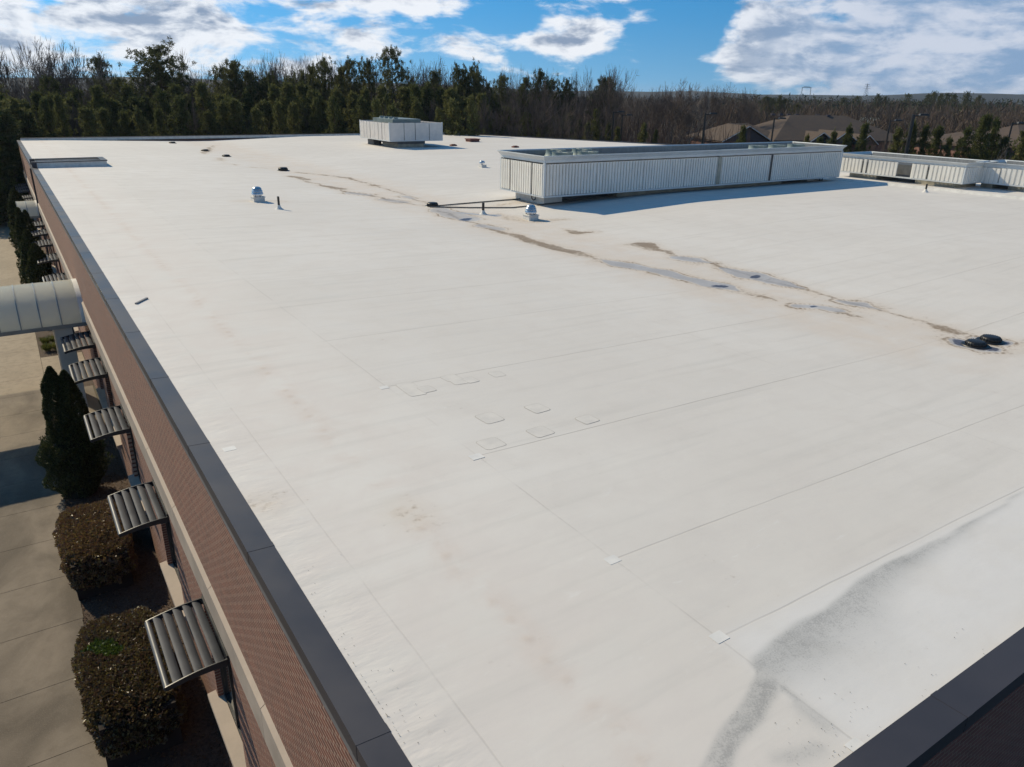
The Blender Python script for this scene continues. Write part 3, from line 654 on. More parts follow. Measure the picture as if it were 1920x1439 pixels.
# sunken roof well at the far left, its flashing and its own coping
wy0, wy1, wx1 = 57.0, 59.6, 5.75
kw = MB(); kw.box(1.82, wx1, wy0, wy0+.15, RZ, RZ+.34); kw.box(1.82, wx1, wy1-.15, wy1, RZ, RZ+.34); kw.box(wx1-.15, wx1, wy0+.15, wy1-.15, RZ, RZ+.34)
kwo = obj('roof_well_curb', kw, M['curbw'], B)
kc = MB(); kc.box(1.82, wx1+.05, wy0-.05, wy0+.3, RZ+.345, RZ+.40); kc.box(1.82, wx1+.05, wy1-.3, wy1+.05, RZ+.345, RZ+.40); kc.box(wx1-.3, wx1+.05, wy0+.31, wy1-.31, RZ+.345, RZ+.40)
obj('curb_cap', kc, M['cap'], kwo)
for _y in ((wy0-.05, wy0+.25), (wy1-.25, wy1+.05)):
    kk_ = MB(); kk_.box(1.53, 1.81, _y[0], _y[1], CAPZ+.004, RZ+.40); obj('curb_cap', kk_, M['cap'], kwo)
# windows
def window(y0):
    fr_ = MB(); xg = XW+.15
    ya, yb_ = y0-.06, y0+AWW+.06
    for yk in (ya, y0+AWW*.5-.03, yb_-.06): fr_.box(xg-.05, xg+.05, yk, yk+.06, z_sill+.02, z_head-.01)
    for zk in (z_sill+.02, z_head-.07, z_sill+1.75): fr_.box(xg-.045, xg+.045, ya+.061, yb_-.061, zk, zk+.06)
    fo = obj('window', fr_, M['steel'], B)
    gp = MB(); gp.box(xg+.0, xg+.015, ya+.01, yb_-.01, z_sill+.03, z_head-.02); obj('pane', gp, M['glass'], fo)
    sl_ = MB(); sl_.prism([(XW-.16, z_sill-.13), (XW-.16, z_sill-.02), (XW+.1, z_sill+.015), (XW+.1, z_sill-.13)], 'y', y0-.3, y0+AWW+.3); obj('sill', sl_, M['stone'], fo)
for a in AW: window(a)
dp = MB(); dp.box(XW-.10, XW-.0, 61.3, 61.42, .1, RZ-.35); obj('downspout', dp, M['steel'], B)
# ridge of the roof expansion joint, far right
q0, q1 = at_roof(1556, 336), at_roof(1985, 381)
ej = MB(); dv = Vector((q1-q0)[:2]).normalized(); nv = Vector((dv.y, -dv.x)); ex_ = q1 + (q1-q0)*.8
pr = [(-.25, 0), (-.09, .14), (.09, .14), (.25, 0)]
vs = []
for P_ in (q0, ex_):
    for (u_, h_) in pr: vs.append((P_[0]+nv.x*u_, P_[1]+nv.y*u_, float(rz(P_[0]))+h_-.01))
ej.add(vs, [(0, 1, 5, 4), (1, 2, 6, 5), (2, 3, 7, 6), (0, 4, 7, 3)]); obj('expansion_joint', ej, M['curbw'], B)

# ================================================================ AWNINGS
AWNL = ['nearest slatted sunshade on the brick wall, above the hedge with the bright green patch', 'slatted sunshade above the second clipped purple hedge',
        'slatted sunshade just this side of the twin-topped conifer', 'slatted sunshade above the twin-topped conifer', 'slatted sunshade tucked against the near arched canopy, beside the grey pier',
        'first slatted sunshade visible past the near arched canopy', 'second slatted sunshade past the near arched canopy, partly behind a conifer',
        'third slatted sunshade past the near arched canopy', 'fourth slatted sunshade past the near arched canopy',
        'small slatted sunshade just before the far arched canopy', 'first slatted sunshade past the far arched canopy', 'second slatted sunshade past the far arched canopy',
        'lowest of the three farthest slatted sunshades', 'middle one of the three farthest slatted sunshades', 'topmost and farthest slatted sunshade on the brick wall']
def make_awning():
    zi = 3.70; y0 = AW[0]
    t = thing('window_awning', AWNL[0], 'awning', (XW, y0, zi), 'slatted window awnings along the brick wall')
    xo = .60
    def top(u): return zi - .03 - .11*u + .032*math.sin(math.pi*min(1, u*1.0))          # u 0 wall .. 1 outer end
    for yk in (y0, y0+AWW-.02):
        n = 12; poly = [(XW-.0-u*(XW-xo), top(u)) for u in np.linspace(0, 1, n)] + [(XW-u*(XW-xo), top(u)-.13+.05*u) for u in np.linspace(1, 0, n)]
        m_ = MB(); m_.prism(poly, 'y', yk, yk+.02); obj('arm', m_, M['steel'], t)
    for k in range(5):
        u = .13 + k*.168; xc = XW - u*(XW-xo); zc = top(u) - .045
        prof = []
        for s_ in np.linspace(-1, 1, 7):
            prof.append((s_*.079, .022*(1-s_*s_)))
        prof2 = prof + [(p[0], p[1]-.012) for p in prof[::-1]]
        a = rad(-24); poly = [(xc + p[0]*math.cos(a) - p[1]*math.sin(a), zc + p[0]*math.sin(a) + p[1]*math.cos(a)) for p in prof2]
        m_ = MB(); m_.prism(poly, 'y', y0+.022, y0+AWW-.022); obj('slat', m_, M['slat'], t, True)
    m_ = MB(); m_.tube([(xo+.03, y0+.0205, top(1)-.045), (xo+.03, y0+AWW-.0205, top(1)-.045)], .05, 14); obj('front_tube', m_, M['slat'], t, True)
    m_ = MB(); m_.box(XW-.03, XW-.002, y0+.021, y0+AWW-.021, zi-.10, zi+.02); obj('wall_plate', m_, M['steel'], t)
    return t
aw0 = make_awning()
for i, a in enumerate(AW[1:], 1):
    c = dup(aw0, (XW, a, 3.70)); c['label'] = AWNL[i]

# ================================================================ ARCHED CANOPIES
def canopy(label, ya, yb_, xl, zb, rise, nb, piers):
    yc, hw = (ya+yb_)/2, (yb_-ya)/2
    t = thing('arched_canopy', label, 'canopy', (XW, yc, 0), 'arched canopies over the entrances')
    n = 26
    def arc(k, r=1.0, dz=0): a = math.pi*k/n; return (yc - hw*r*math.cos(a), zb + dz + rise*r*math.sin(a))
    def shell(x0, x1, r=1.0, th=.03):
        m_ = MB(); poly = [arc(k, r) for k in range(n+1)] + [arc(k, r-th/hw) for k in range(n, -1, -1)]
        N2 = len(poly); vs = [(x, p[0], p[1]) for x in (x0, x1) for p in poly]
        m_.add(vs, [(i, (i+1) % N2, (i+1) % N2+N2, i+N2) for i in range(N2)])
        for k in range(n): m_.f += [(len(m_.v)-2*N2+k, len(m_.v)-2*N2+k+1, len(m_.v)-2*N2+N2-2-k, len(m_.v)-2*N2+N2-1-k)]; m_.f += [(len(m_.v)-N2+k, len(m_.v)-N2+k+1, len(m_.v)-N2+N2-2-k, len(m_.v)-N2+N2-1-k)]
        return m_
    x = 1.40; wd = (x-xl)/nb
    for k in range(nb):
        obj('roof_panel', shell(x-wd*(k+1)+.0, x-wd*k), M['canopy'], t, True)
        obj('rib', shell(x-wd*(k+1)-.018, x-wd*(k+1)+.018, 1.014, .044), M['rib'], t, True)
    obj('wall_flashing', shell(1.405, 1.575, 1.012, .042), M['curbw'], t, True)
    for ye in (ya, yb_):
        s_ = 1 if ye == ya else -1
        m_ = MB(); m_.box(xl, 1.575, min(ye-.02*s_, ye+.12*s_), max(ye-.02*s_, ye+.12*s_), zb-.14, zb-.003); obj('edge_beam', m_, M['rib'], t)
    for (x0, x1, y0, y1) in piers:
        m_ = MB(); m_.box(x0, x1, y0, y1, .023, zb-.143); obj('pier', m_, M['pier'], t)
    return t
canopy('near cream arched entrance canopy running left out of the photo', 31.35, 34.95, -7.0, 3.95, 1.22, 13, [(.46, 1.04, 31.4, 31.75), (.46, 1.04, 34.5, 34.9), (-5.2, -4.4, 31.4, 31.75), (-5.2, -4.4, 34.5, 34.9)])
canopy('far small pale arched canopy beside tall conifers', 61.6, 64.6, .30, 3.75, .85, 2, [(.32, .5, 61.65, 61.9), (.32, .5, 64.3, 64.55)])

# ================================================================ ROOFTOP EQUIPMENT
def corrugated(mb_, p, q, z0, z1, nrm, pitch=.19, depth=.075):
    """trapezoid ribbed sheet from plan point p to q, nrm the outward plan normal"""
    p = np.array(p, float); q = np.array(q, float); L = np.linalg.norm(q-p); n = max(1, int(round(L/pitch))); d = (q-p)/L; nr = np.array(nrm, float); w_ = L/n
    prof = []
    for k in range(n): prof += [(k*w_, 0), (k*w_+.24*w_, 0), (k*w_+.30*w_, depth), (k*w_+.94*w_, depth)]
    prof.append((L, 0)); vs = []
    for z in (z0, z1):
        for s_, o_ in prof: P = p + d*s_ + nr*o_; vs.append((P[0], P[1], z))
    m_ = len(prof); mb_.add(vs, [(i, i+1, i+1+m_, i+m_) for i in range(m_-1)])
def flat_panel(mb_, p, q, z0, z1, nrm, t=.03):
    p = np.array(p, float); q = np.array(q, float); nr = np.array(nrm, float)*t
    vs = [(a[0]+o[0], a[1]+o[1], z) for z in (z0, z1) for a, o in ((p, nr*0), (q, nr*0), (q, nr), (p, nr))]
    mb_.add(vs, [(0, 1, 2, 3), (4, 7, 6, 5), (0, 4, 5, 1), (1, 5, 6, 2), (2, 6, 7, 3), (3, 7, 4, 0)])
def screen_side(t, p, q, nrm, z0, z1, cuts, m_, gaps, kind='rib', pitch=.19):
    """panels between the given fractions; gaps: width in metres left open at each cut"""
    p = np.array(p, float); q = np.array(q, float); L = np.linalg.norm(q-p); d = (q-p)/L
    fr_ = [0] + [c*L for c in cuts] + [L]
    rr_ = random.Random(int(p[0]*7+p[1]*3))
    for a, b_ in zip(fr_[:-1], fr_[1:]):
        ga = gaps/2 if a > 0 else .06; gb = gaps/2 if b_ < L else .06
        P, Q = p + d*(a+ga), p + d*(b_-gb); mb_ = MB(); off = rr_.uniform(-.012, .012)
        nr = np.array(nrm, float)
        if kind == 'rib': corrugated(mb_, P+nr*off, Q+nr*off, z0+rr_.uniform(0, .02), z1, nrm, pitch, pitch*.42)
        else: flat_panel(mb_, P, Q, z0, z1, nrm, .04)
        obj('screen_panel', mb_, m_, t, fix=False)
def cornice(t, x0, x1, y0, y1, z0, h_, fl, m_):
    """flared crown round the top"""
    prof = [(0.0, 0), (.02, .02), (.02, h_*.35), (fl*.45, h_*.62), (fl, h_*.9), (fl, h_), (fl-.05, h_), (-.04, h_*.5), (-.04, 0)]
    mb_ = MB(); n = len(prof)
    for (o_, dz) in prof:
        for (sx, sy) in ((-1, -1), (1, -1), (1, 1), (-1, 1)):
            mb_.v.append(((x1+o_ if sx > 0 else x0-o_), (y1+o_ if sy > 0 else y0-o_), z0+dz))
    for i in range(n):
        for k in range(4):
            j = (i+1) % n; mb_.f.append((i*4+k, i*4+(k+1) % 4, j*4+(k+1) % 4, j*4+k))
    return obj('cornice', mb_, m_, t)
def fan_part(t, cx, cy, z, r=.48, h_=.26):
    m_ = MB(); m_.lathe((cx, cy, z), [(r*1.18, 0), (r*1.05, h_*.35), (r, h_*.75), (r*1.03, h_), (r*.95, h_), (r*.92, h_*.5), (r*.9, .05), (.12, .05), (.12, h_*.75), (.05, h_*.8)], 24)
    o_ = obj('fan_cowl', m_, M['unit'], t, True)
    g_ = MB()
    for k in range(5):
        rr_ = r*(.25+.17*k); g_.tube([(cx+rr_*math.cos(a), cy+rr_*math.sin(a), z+h_*.95) for a in np.linspace(0, 2*math.pi, 25)], .010, 4, False)
    for k in range(6):
        a = k*math.pi/6; g_.tube([(cx-r*.95*math.cos(a), cy-r*.95*math.sin(a), z+h_*.97), (cx+r*.95*math.cos(a), cy+r*.95*math.sin(a), z+h_*.97)], .010, 4)
    obj('guard', g_, M['unit'], o_)
def open_frame(t, x0, x1, y0, y1, z0, z1, m_, posts):
    mb_ = MB()
    for (x, y) in ((x0, y0), (x1, y0), (x0, y1), (x1, y1)): mb_.box(x-.05, x+.05, y-.05, y+.05, z0, z1)
    for (a, b_, c, d) in ((x0+.051, x1-.051, y0-.045, y0+.045), (x0+.051, x1-.051, y1-.045, y1+.045), (x0-.045, x0+.045, y0+.051, y1-.051), (x1-.045, x1+.045, y0+.051, y1-.051)): mb_.box(a, b_, c, d, z0, z0+.08)
    obj('frame', mb_, m_, t)
    for (x, y) in posts:
        pm = MB(); pm.box(x-.04, x+.04, y-.04, y+.04, z0+.081, z1); obj('post', pm, M['steel'], t)
# --- the long unit
zb = RZ + .30; ax0, ax1, ay0, ay1 = 21.42, 44.55, 29.75, 33.55; zt = zb + 1.92; hc = .34
t = thing('rooftop_unit', 'long ribbed cream screened air conditioner across the middle of the roof', 'air conditioner', (ax0, ay0, RZ))
cuts = [.27, .50, .635, .83]
screen_side(t, (ax0, ay0), (ax1, ay0), (0, -1), zb+.06, zt-hc-.05, [.135, .27, .40, .515, .585, .705, .86], M['screen'], .05)
screen_side(t, (ax0, ay1), (ax0, ay0), (-1, 0), zb+.06, zt-hc-.05, [.24, .74], M['screen'], .10)
screen_side(t, (ax1, ay0), (ax1, ay1), (1, 0), zb+.06, zt-hc-.05, [.5], M['screen'], .06)
screen_side(t, (ax1, ay1), (ax0, ay1), (0, 1), zb+.06, zt-hc-.05, [.2, .4, .6, .8], M['screen'], .06)
cornice(t, ax0, ax1, ay0, ay1, zt-hc, hc, .17, M['trim'])
open_frame(t, ax0, ax1, ay0, ay1, zb-.02, zt-hc, M['trim'], [(ax0+.515*(ax1-ax0), ay0+.05), (ax0+.705*(ax1-ax0), ay0+.05)])
for (a0, a1, b0, b1) in [(ax0+.08, ax1-.08, ay0+.07, ay0+.09), (ax0+.07, ax0+.09, ay0+.1, ay1-.1)]:
    mb_ = MB(); mb_.box(a0, a1, b0, b1, zb+.07, zt-hc-.004); obj('dark_backing', mb_, M['deck'], t)  # dark sheet added behind the panels to paint their gaps in shade
for (u, m_, wd) in [(.515, M['conc'], .13), (.705, M['steel'], .07)]:  # dark strip stands for a shaded panel gap, brown strip for the post
    x = ax0 + u*(ax1-ax0); mb_ = MB(); mb_.box(x-wd, x+wd, ay0-.115, ay0-.092, zb+.07, zt-hc-.02); obj('joint_strip', mb_, m_, t)
mb_ = MB(); mb_.box(ax0+.2, ax1-.2, ay1-.17, ay1-.15, zb+.06, zt-.03); obj('dark_backing', mb_, M['inside'], t)
mb_ = MB(); mb_.box(ax1-.19, ax1-.17, ay0+.3, ay1-.2, zb+.06, zt-.03); obj('dark_backing', mb_, M['inside'], t)
dk = MB(); dk.box(ax0+.1, ax1-.1, ay0+.12, ay1-.12, zb, zb+.05); obj('deck', dk, M['deck'], t)
for (x0, x1) in [(ax0+1.0, ax0+6.2), (ax0+15.6, ax1-1.0)]:
    ub = MB(); ub.box(x0, x1, ay0+.45, ay1-.45, zb+.051, zt-.30); obj('unit_casing', ub, M['unit'], t)
mid = MB(); mid.box(ax0+7.0, ax0+14.6, ay0+.6, ay1-.6, zb+.051, zt-.36); obj('duct_box', mid, M['unit'], t)
for (x, y) in [(ax0+1.9, ay0+1.15), (ax0+3.5, ay0+1.15), (ax0+2.6, ay1-1.15), (ax0+4.3, ay1-1.15), (ax0+16.6, ay0+1.3), (ax0+18.4, ay0+1.3), (ax0+20.2, ay0+1.3)]: fan_part(t, x, y, zt-.299, .52, .34)
for (x0, x1, y0, m_) in [(22.0, 23.1, ay0+.75, M['curbw']), (23.1, 26.6, ay0+1.3, M['deck']), (26.6, 39.8, ay0+.62, M['conc']), (39.8, 42.6, ay0+1.3, M['deck']), (42.6, 43.3, ay0+.8, M['curbw'])]:
    mb_ = MB(); mb_.box(x0+.003, x1-.003, y0, ay1-.5, RZ-.29, zb-.022); obj('curb', mb_, m_, t)  # dark boxes fill the open gaps between curbs in place of shade
for (x, y) in [(21.9, ay0+1.5), (43.7, ay0+.6)]:
    mb_ = MB(); mb_.tube([(x-.25, y, zb-.03), (x-.14, y, zb-.07), (x-.11, y, zb-.26), (x, y, zb-.33), (x+.11, y, zb-.26), (x+.13, y, zb-.03)], .028, 8); obj('pipe_loop', mb_, M['black'], t, True)
# --- small louvred unit in the background
bx0, bx1, by0, by1 = 29.75, 35.1, 65.4, 72.1; zb = RZ + .62; zt = zb + 1.62
t = thing('rooftop_unit', 'smaller white louvred box air conditioner standing alone near the far roof edge', 'air conditioner', (bx0, by0, RZ))
screen_side(t, (bx0, by1), (bx0, by0), (-1, 0), zb+.05, zt-.06, [.14, .24, .36, .52, .64, .76, .86], M['screenw'], .10, 'rib', .11)
screen_side(t, (bx0, by0), (bx1, by0), (0, -1), zb+.05, zt-.04, [.27, .48, .75], M['screenw'], .07, 'rib', .11)
screen_side(t, (bx1, by0), (bx1, by1), (1, 0), zb+.05, zt-.04, [.5], M['screenw'], .07, 'rib', .11)
screen_side(t, (bx1, by1), (bx0, by1), (0, 1), zb+.05, zt-.04, [.5], M['screenw'], .07, 'rib', .11)
open_frame(t, bx0, bx1, by0, by1, zb-.02, zt, M['trim'], [])
tp = MB(); tp.box(bx0+.07, bx1-.07, by0+.07, by1-.07, zb, zt-.12); obj('unit_casing', tp, M['deck'], t)
hd = MB(); hd.box(bx0+.9, bx1-1.6, by0+1.2, by1-1.0, zt-.119, zt+.24); obj('fan_deck', hd, M['unit'], t)
for k in range(4): fan_part(t, bx0+1.5, by0+1.9+k*1.0, zt+.241, .22, .16)
for (x0, x1, y0, y1, z1, m_) in [(bx0+1.0, bx0+3.6, by0+.35, by0+3.9, RZ+.34, M['conc']), (bx0+.4, bx0+1.2, by0+4.6, by0+6.0, RZ+.5, M['deck'])]:
    mb_ = MB(); mb_.box(x0, x1, y0, y1, RZ-.05, z1); obj('curb', mb_, m_, t)
mb_ = MB(); mb_.box(bx0+.9, bx0+3.7, by0+.3, by0+4.0, RZ+.342, zb-.022); obj('base_rail', mb_, M['deck'], t)
# --- the two lower units far right
def low_unit(label, x0, x1, y0, y1, zb, zt, cuts, hole=None):
    t = thing('rooftop_unit', label, 'air conditioner', (x0, y0, RZ), 'low ribbed screens at the far right')
    hc_ = .27
    p, q = np.array([x0, y1]), np.array([x0, y0]); L = y1-y0
    fr_ = [0] + [c for c in cuts] + [1]
    for i, (a, b_) in enumerate(zip(fr_[:-1], fr_[1:])):
        if hole == i: continue
        mb_ = MB(); P = p + (q-p)*(a+.006); Q = p + (q-p)*(b_-.006); corrugated(mb_, P, Q, zb+.05, zt-hc_-(.0 if i % 2 else .03), (-1, 0), .27, .055); obj('screen_panel', mb_, M['screen'], t, fix=False)
    screen_side(t, (x0, y0), (x1, y0), (0, -1), zb+.05, zt-hc_-.01, [], M['screen'], .05, 'rib', .2)
    screen_side(t, (x1, y0), (x1, y1), (1, 0), zb+.05, zt-hc_-.01, [.3, .6], M['screen'], .05, 'rib', .27)
    screen_side(t, (x1, y1), (x0, y1), (0, 1), zb+.05, zt-hc_-.01, [], M['screen'], .05, 'rib', .2)
    cornice(t, x0, x1, y0, y1, zt-hc_, hc_, .14, M['trim']); open_frame(t, x0, x1, y0, y1, zb-.02, zt-hc_, M['trim'], [])
    mb_ = MB(); mb_.box(x0+.5, x1-.5, y0+.5, y1-.5, zb+.0, zt-.45); obj('unit_casing', mb_, M['deck'], t)
    mb_ = MB(); mb_.box(x1-.19, x1-.17, y0+.2, y1-.2, zb+.06, zt-.03); obj('dark_backing', mb_, M['inside'], t)
    for (a, b_) in [(.06, .30), (.62, .92)]:
        mb_ = MB(); mb_.box(x0+.5, x1-.4, y0+(1-b_)*L, y0+(1-a)*L, RZ-.02, zb-.022); obj('curb', mb_, M['conc'], t)
    return t
def roofp(px, py, z): return at_z(px, py, z)
c0 = at_z(1572, 323, RZ+.38); c1 = at_z(1803, 348, RZ+.38); xl = 47.4
ytop = float(at_x(1573, 323, xl)[1]); ybot = float(at_x(1803, 348.5, xl)[1])
zlo = RZ + .36; zhi = float(at_x(1803, 306, xl)[2])
low_unit('long low ribbed air conditioner screen with one missing panel, right of the long unit', xl, xl+3.4, ybot, ytop, zlo, max(zhi, zlo+1.2), [.20, .24, .50, .60, .735], 3)
xl2 = 49.4; y2 = float(at_x(1826, 346, xl2)[1]); y2b = float(at_x(1917, 362, xl2)[1])
low_unit('low ribbed air conditioner screen cut by the right edge of the photo', xl2, xl2+3.2, y2b, y2, zlo, max(zhi, zlo+1.2), [.48])

# --- vents, pipes, strainers, hatch
def cap_vent(px, py, label, s=1.0):
    b = at_roof(px, py); z0 = float(rz(b[0]))
    t = thing('roof_vent', label, 'roof vent', (b[0], b[1], z0), 'domed metal roof vents')
    m_ = MB(); m_.box(b[0]-.26*s, b[0]+.26*s, b[1]-.26*s, b[1]+.26*s, z0-.05, z0+.20*s); m_.box(b[0]-.29*s, b[0]+.29*s, b[1]-.29*s, b[1]+.29*s, z0+.201*s, z0+.235*s); obj('curb', m_, M['curbw'], t)
    m_ = MB(); m_.lathe((b[0], b[1], z0), [(.17*s, .236*s), (.17*s, .34*s), (.20*s, .36*s)], 20); obj('neck', m_, M['bright'], t, True)
    for k in range(4):
        a = k*math.pi/2+.6; m_ = MB(); m_.box(b[0]+.235*s*math.cos(a)-.025*s, b[0]+.235*s*math.cos(a)+.025*s, b[1]+.235*s*math.sin(a)-.025*s, b[1]+.235*s*math.sin(a)+.025*s, z0+.236*s, z0+.36*s); obj('bracket', m_, M['bright'], t)
    m_ = MB(); m_.lathe((b[0], b[1], z0), [(.20*s, .33*s), (.275*s, .33*s), (.27*s, .40*s), (.235*s, .45*s), (.255*s, .455*s), (.245*s, .51*s), (.205*s, .555*s), (.22*s, .56*s), (.20*s, .62*s), (.15*s, .665*s), (.08*s, .69*s), (.001, .695*s)], 24); obj('dome', m_, M['bright'], t, True)
cap_vent(484, 378, 'shiny domed roof vent left of centre, next to a black pipe')
cap_vent(995, 412, 'shiny domed roof vent near the front left corner of the long unit', .95)
b = at_roof(905, 314); z0 = float(rz(b[0]))
t = thing('roof_vent', 'tiny mushroom vent between the small and the long rooftop units', 'roof vent', (b[0], b[1], z0), 'domed metal roof vents')
m_ = MB(); m_.box(b[0]-.2, b[0]+.2, b[1]-.2, b[1]+.2, z0-.02, z0+.17); obj('curb', m_, M['curbw'], t)
m_ = MB(); m_.lathe((b[0]-.05, b[1], z0), [(.09, .171), (.09, .27), (.20, .27), (.20, .36), (.15, .43), (.001, .45)], 16); obj('dome', m_, M['bright'], t, True)
def vent_pipe(px, py, h_, label, r=.05):
    b = at_roof(px, py); z0 = float(rz(b[0]))
    t = thing('vent_pipe', label, 'pipe', (b[0], b[1], z0), 'thin vent pipes standing on the roof')
    m_ = MB(); m_.lathe((b[0], b[1], z0), [(.21, -.01), (.14, .035), (.085, .10), (.07, .17), (.052, .18)], 18); obj('boot', m_, M['curbw'], t, True)
    m_ = MB(); m_.tube([(b[0], b[1], z0+.15), (b[0], b[1], z0+h_)], r, 14); obj('pipe', m_, M['black'], t, True)
vent_pipe(523.6, 392.5, .56, 'thin black vent pipe right of the left domed vent')
vent_pipe(906, 402, .52, 'black vent pipe by the puddle, left of the long unit', .06)
vent_pipe(1735, 361, .46, 'dark vent pipe with white boot in front of the far right screens')
def strainer(px, py, label, r=.24, h_=.17):
    b = at_roof(px, py); z0 = float(rz(b[0]))
    t = thing('roof_drain', label, 'roof drain', (b[0], b[1], z0), 'black drain strainers on the roof')
    m_ = MB(); m_.lathe((b[0], b[1], z0), [(r*1.35, .004), (r*1.3, .02), (r*1.05, .03), (r*.9, .03)], 26); obj('flange', m_, M['black'], t, True)
    m_ = MB(); m_.lathe((b[0], b[1], z0), [(r*.93, .02), (r*.95, h_*.6), (r*.88, h_*.85), (r*.70, h_), (r*.3, h_*1.04), (.001, h_*1.05)], 26)
    for k in range(22):
        a = 2*math.pi*k/22; ca, sa = math.cos(a), math.sin(a)
        m_.tube([(b[0]+r*.96*ca, b[1]+r*.96*sa, z0+.02), (b[0]+r*.97*ca, b[1]+r*.97*sa, z0+h_*.6), (b[0]+r*.75*ca, b[1]+r*.75*sa, z0+h_*1.0)], .010, 4)
    obj('strainer', m_, M['black'], t, True)
strainer(1829, 648, 'nearer left strainer of the black twin drains at the right', .225, .11); strainer(1857, 640, 'farther right strainer of the black twin drains at the right', .225, .12)
strainer(811, 387, 'black drain strainer where the hoses from the long unit end', .28, .18); strainer(531, 320.5, 'black drain strainer at the far head of the stained valley', .32, .22)
strainer(424, 294, 'small dark drain strainer left of the valley head', .3, .15); strainer(384, 283.5, 'distant dark drain strainer with a brown trail above it', .3, .14)
strainer(323, 269, 'most distant dark drain strainer, close to the far edge', .3, .14)
b = at_roof(886, 266); z0 = float(rz(b[0]))
t = thing('roof_hatch', 'low rusty red roof hatch right of the small louvred unit', 'roof hatch', (b[0], b[1], z0))
m_ = MB(); m_.box(b[0]-.55, b[0]+.55, b[1]-.5, b[1]+.5, z0-.02, z0+.22); obj('curb', m_, M['rust'], t)
m_ = MB(); m_.box(b[0]-.62, b[0]+.62, b[1]-.57, b[1]+.57, z0+.221, z0+.31); obj('lid', m_, M['rust'], t)
for (px, py, lab) in [(966, 277, 'small dark box on the roof behind the left end of the long unit'), (850, 274, 'small dark block right of the small louvred unit')]:
    b = at_roof(px, py); z0 = float(rz(b[0]))
    m_ = MB(); m_.box(b[0]-.3, b[0]+.3, b[1]-.2, b[1]+.2, z0+.002, z0+.12); m_.box(b[0]-.18, b[0]+.18, b[1]-.12, b[1]+.12, z0+.121, z0+.17); tag(obj('junction_box', m_, M['rust']), lab, 'box')
# hoses
def hose(pts, r, label):
    m_ = MB(); P = [at_roof(*p) for p in pts]; m_.tube([(p[0], p[1], float(rz(p[0]))+r+.004) for p in P], r, 7)
    tag(obj('condensate_pipe', m_, M['hose'], None, True), label, 'pipe', 'thin pipes lying on the roof')
hose([(816, 388), (860, 384), (920, 379), (975, 374.5)], .03, 'upper thin pipe from the drain strainer to the long unit')
hose([(806, 389.5), (880, 391), (960, 391), (990, 388)], .03, 'lower thin pipe from the drain strainer towards the domed vent')
hose([(1006, 386), (1060, 380), (1130, 370), (1200, 362)], .028, 'thin pale pipe running along the front of the long unit')
a, b_ = at_roof(255, 571), at_roof(276, 560.5)
m_ = MB(); dv = Vector(b_-a).normalized(); sv = dv.cross(Vector((0, 0, 1)))*.028; u_ = Vector((0, 0, .03))
A_, B_ = Vector(a)+Vector((0, 0, .004)), Vector(b_)+Vector((0, 0, .004))
m_.add([A_-sv, A_+sv, B_+sv, B_-sv, A_-sv+u_, A_+sv+u_, B_+sv+u_, B_-sv+u_], [(0, 1, 2, 3), (4, 7, 6, 5), (0, 4, 5, 1), (1, 5, 6, 2), (2, 6, 7, 3), (3, 7, 4, 0)])
tag(obj('metal_strip', m_, M['fascia']), 'loose grey metal strip lying near the left roof edge', 'metal strip')
# leaf crumbs on the membrane
V_ = []
rl = np.random.default_rng(5)
spots = [(at_roof(px, py), n, s) for px, py, n, s in [(690, 1300, 30, .35), (735, 1370, 26, .3), (590, 1100, 10, .5), (640, 1210, 12, .5), (1560, 1400, 18, .22), (1620, 1350, 16, .3), (1700, 1240, 8, .5), (1800, 1200, 6, .5), (1480, 1400, 8, .3)]]
for P, n, s in spots:
    for k in range(n):
        c = np.array([P[0]+rl.normal(0, s*.45), P[1]+rl.normal(0, s*.8), 0]); c[0] = max(c[0], 1.86); c[1] = max(c[1], 2.3); c[2] = float(rz(c[0]))+.006
        a = rl.uniform(0, 6.28); l = rl.uniform(.003, .009); w2 = rl.uniform(.002, .004); d = np.array([math.cos(a), math.sin(a), 0]); e = np.array([-d[1], d[0], 0])
        V_ += [c-d*l-e*w2*.3, c+e*w2*-1, c+d*l+[0, 0, .004], c+e*w2]
tag(link('leaf_litter', npmesh('leaf_litter', np.array(V_), 4), M['black']), 'dark crumbs of dry leaf scattered along the near roof edges', 'leaf litter', kind='stuff')

# ================================================================ VEGETATION
def rand_quads(C, size, aspect, r_, up=0.0, outward=None):
    """one small leaf-like diamond quad per centre"""
    n = len(C); d = r_.normal(size=(n, 3)); 
    if outward is not None: d = d*.8 + outward
    d[:, 2] += up; d /= np.linalg.norm(d, axis=1)[:, None]
    e = np.cross(d, r_.normal(size=(n, 3))); e /= np.linalg.norm(e, axis=1)[:, None]
    s = (size*r_.uniform(.65, 1.3, n))[:, None]; wv = s*aspect
    return np.stack([C-d*s, C-e*wv, C+d*s, C+e*wv], 1).reshape(-1, 3)
def needle_tufts(C, size, r_, per=9, width=.16, up=.3):
    C2 = np.repeat(C, per, 0); n = len(C2); d = r_.normal(size=(n, 3)); d[:, 2] += up; d /= np.linalg.norm(d, axis=1)[:, None]
    e = np.cross(d, r_.normal(size=(n, 3))); e /= np.linalg.norm(e, axis=1)[:, None]
    s = (size*r_.uniform(.7, 1.25, n))[:, None]; C2 = C2 + r_.normal(size=(n, 3))*size*.25
    return np.stack([C2-e*s*width*.5, C2+d*s*.5-e*s*width, C2+d*s, C2+d*s*.5+e*s*width], 1).reshape(-1, 3)
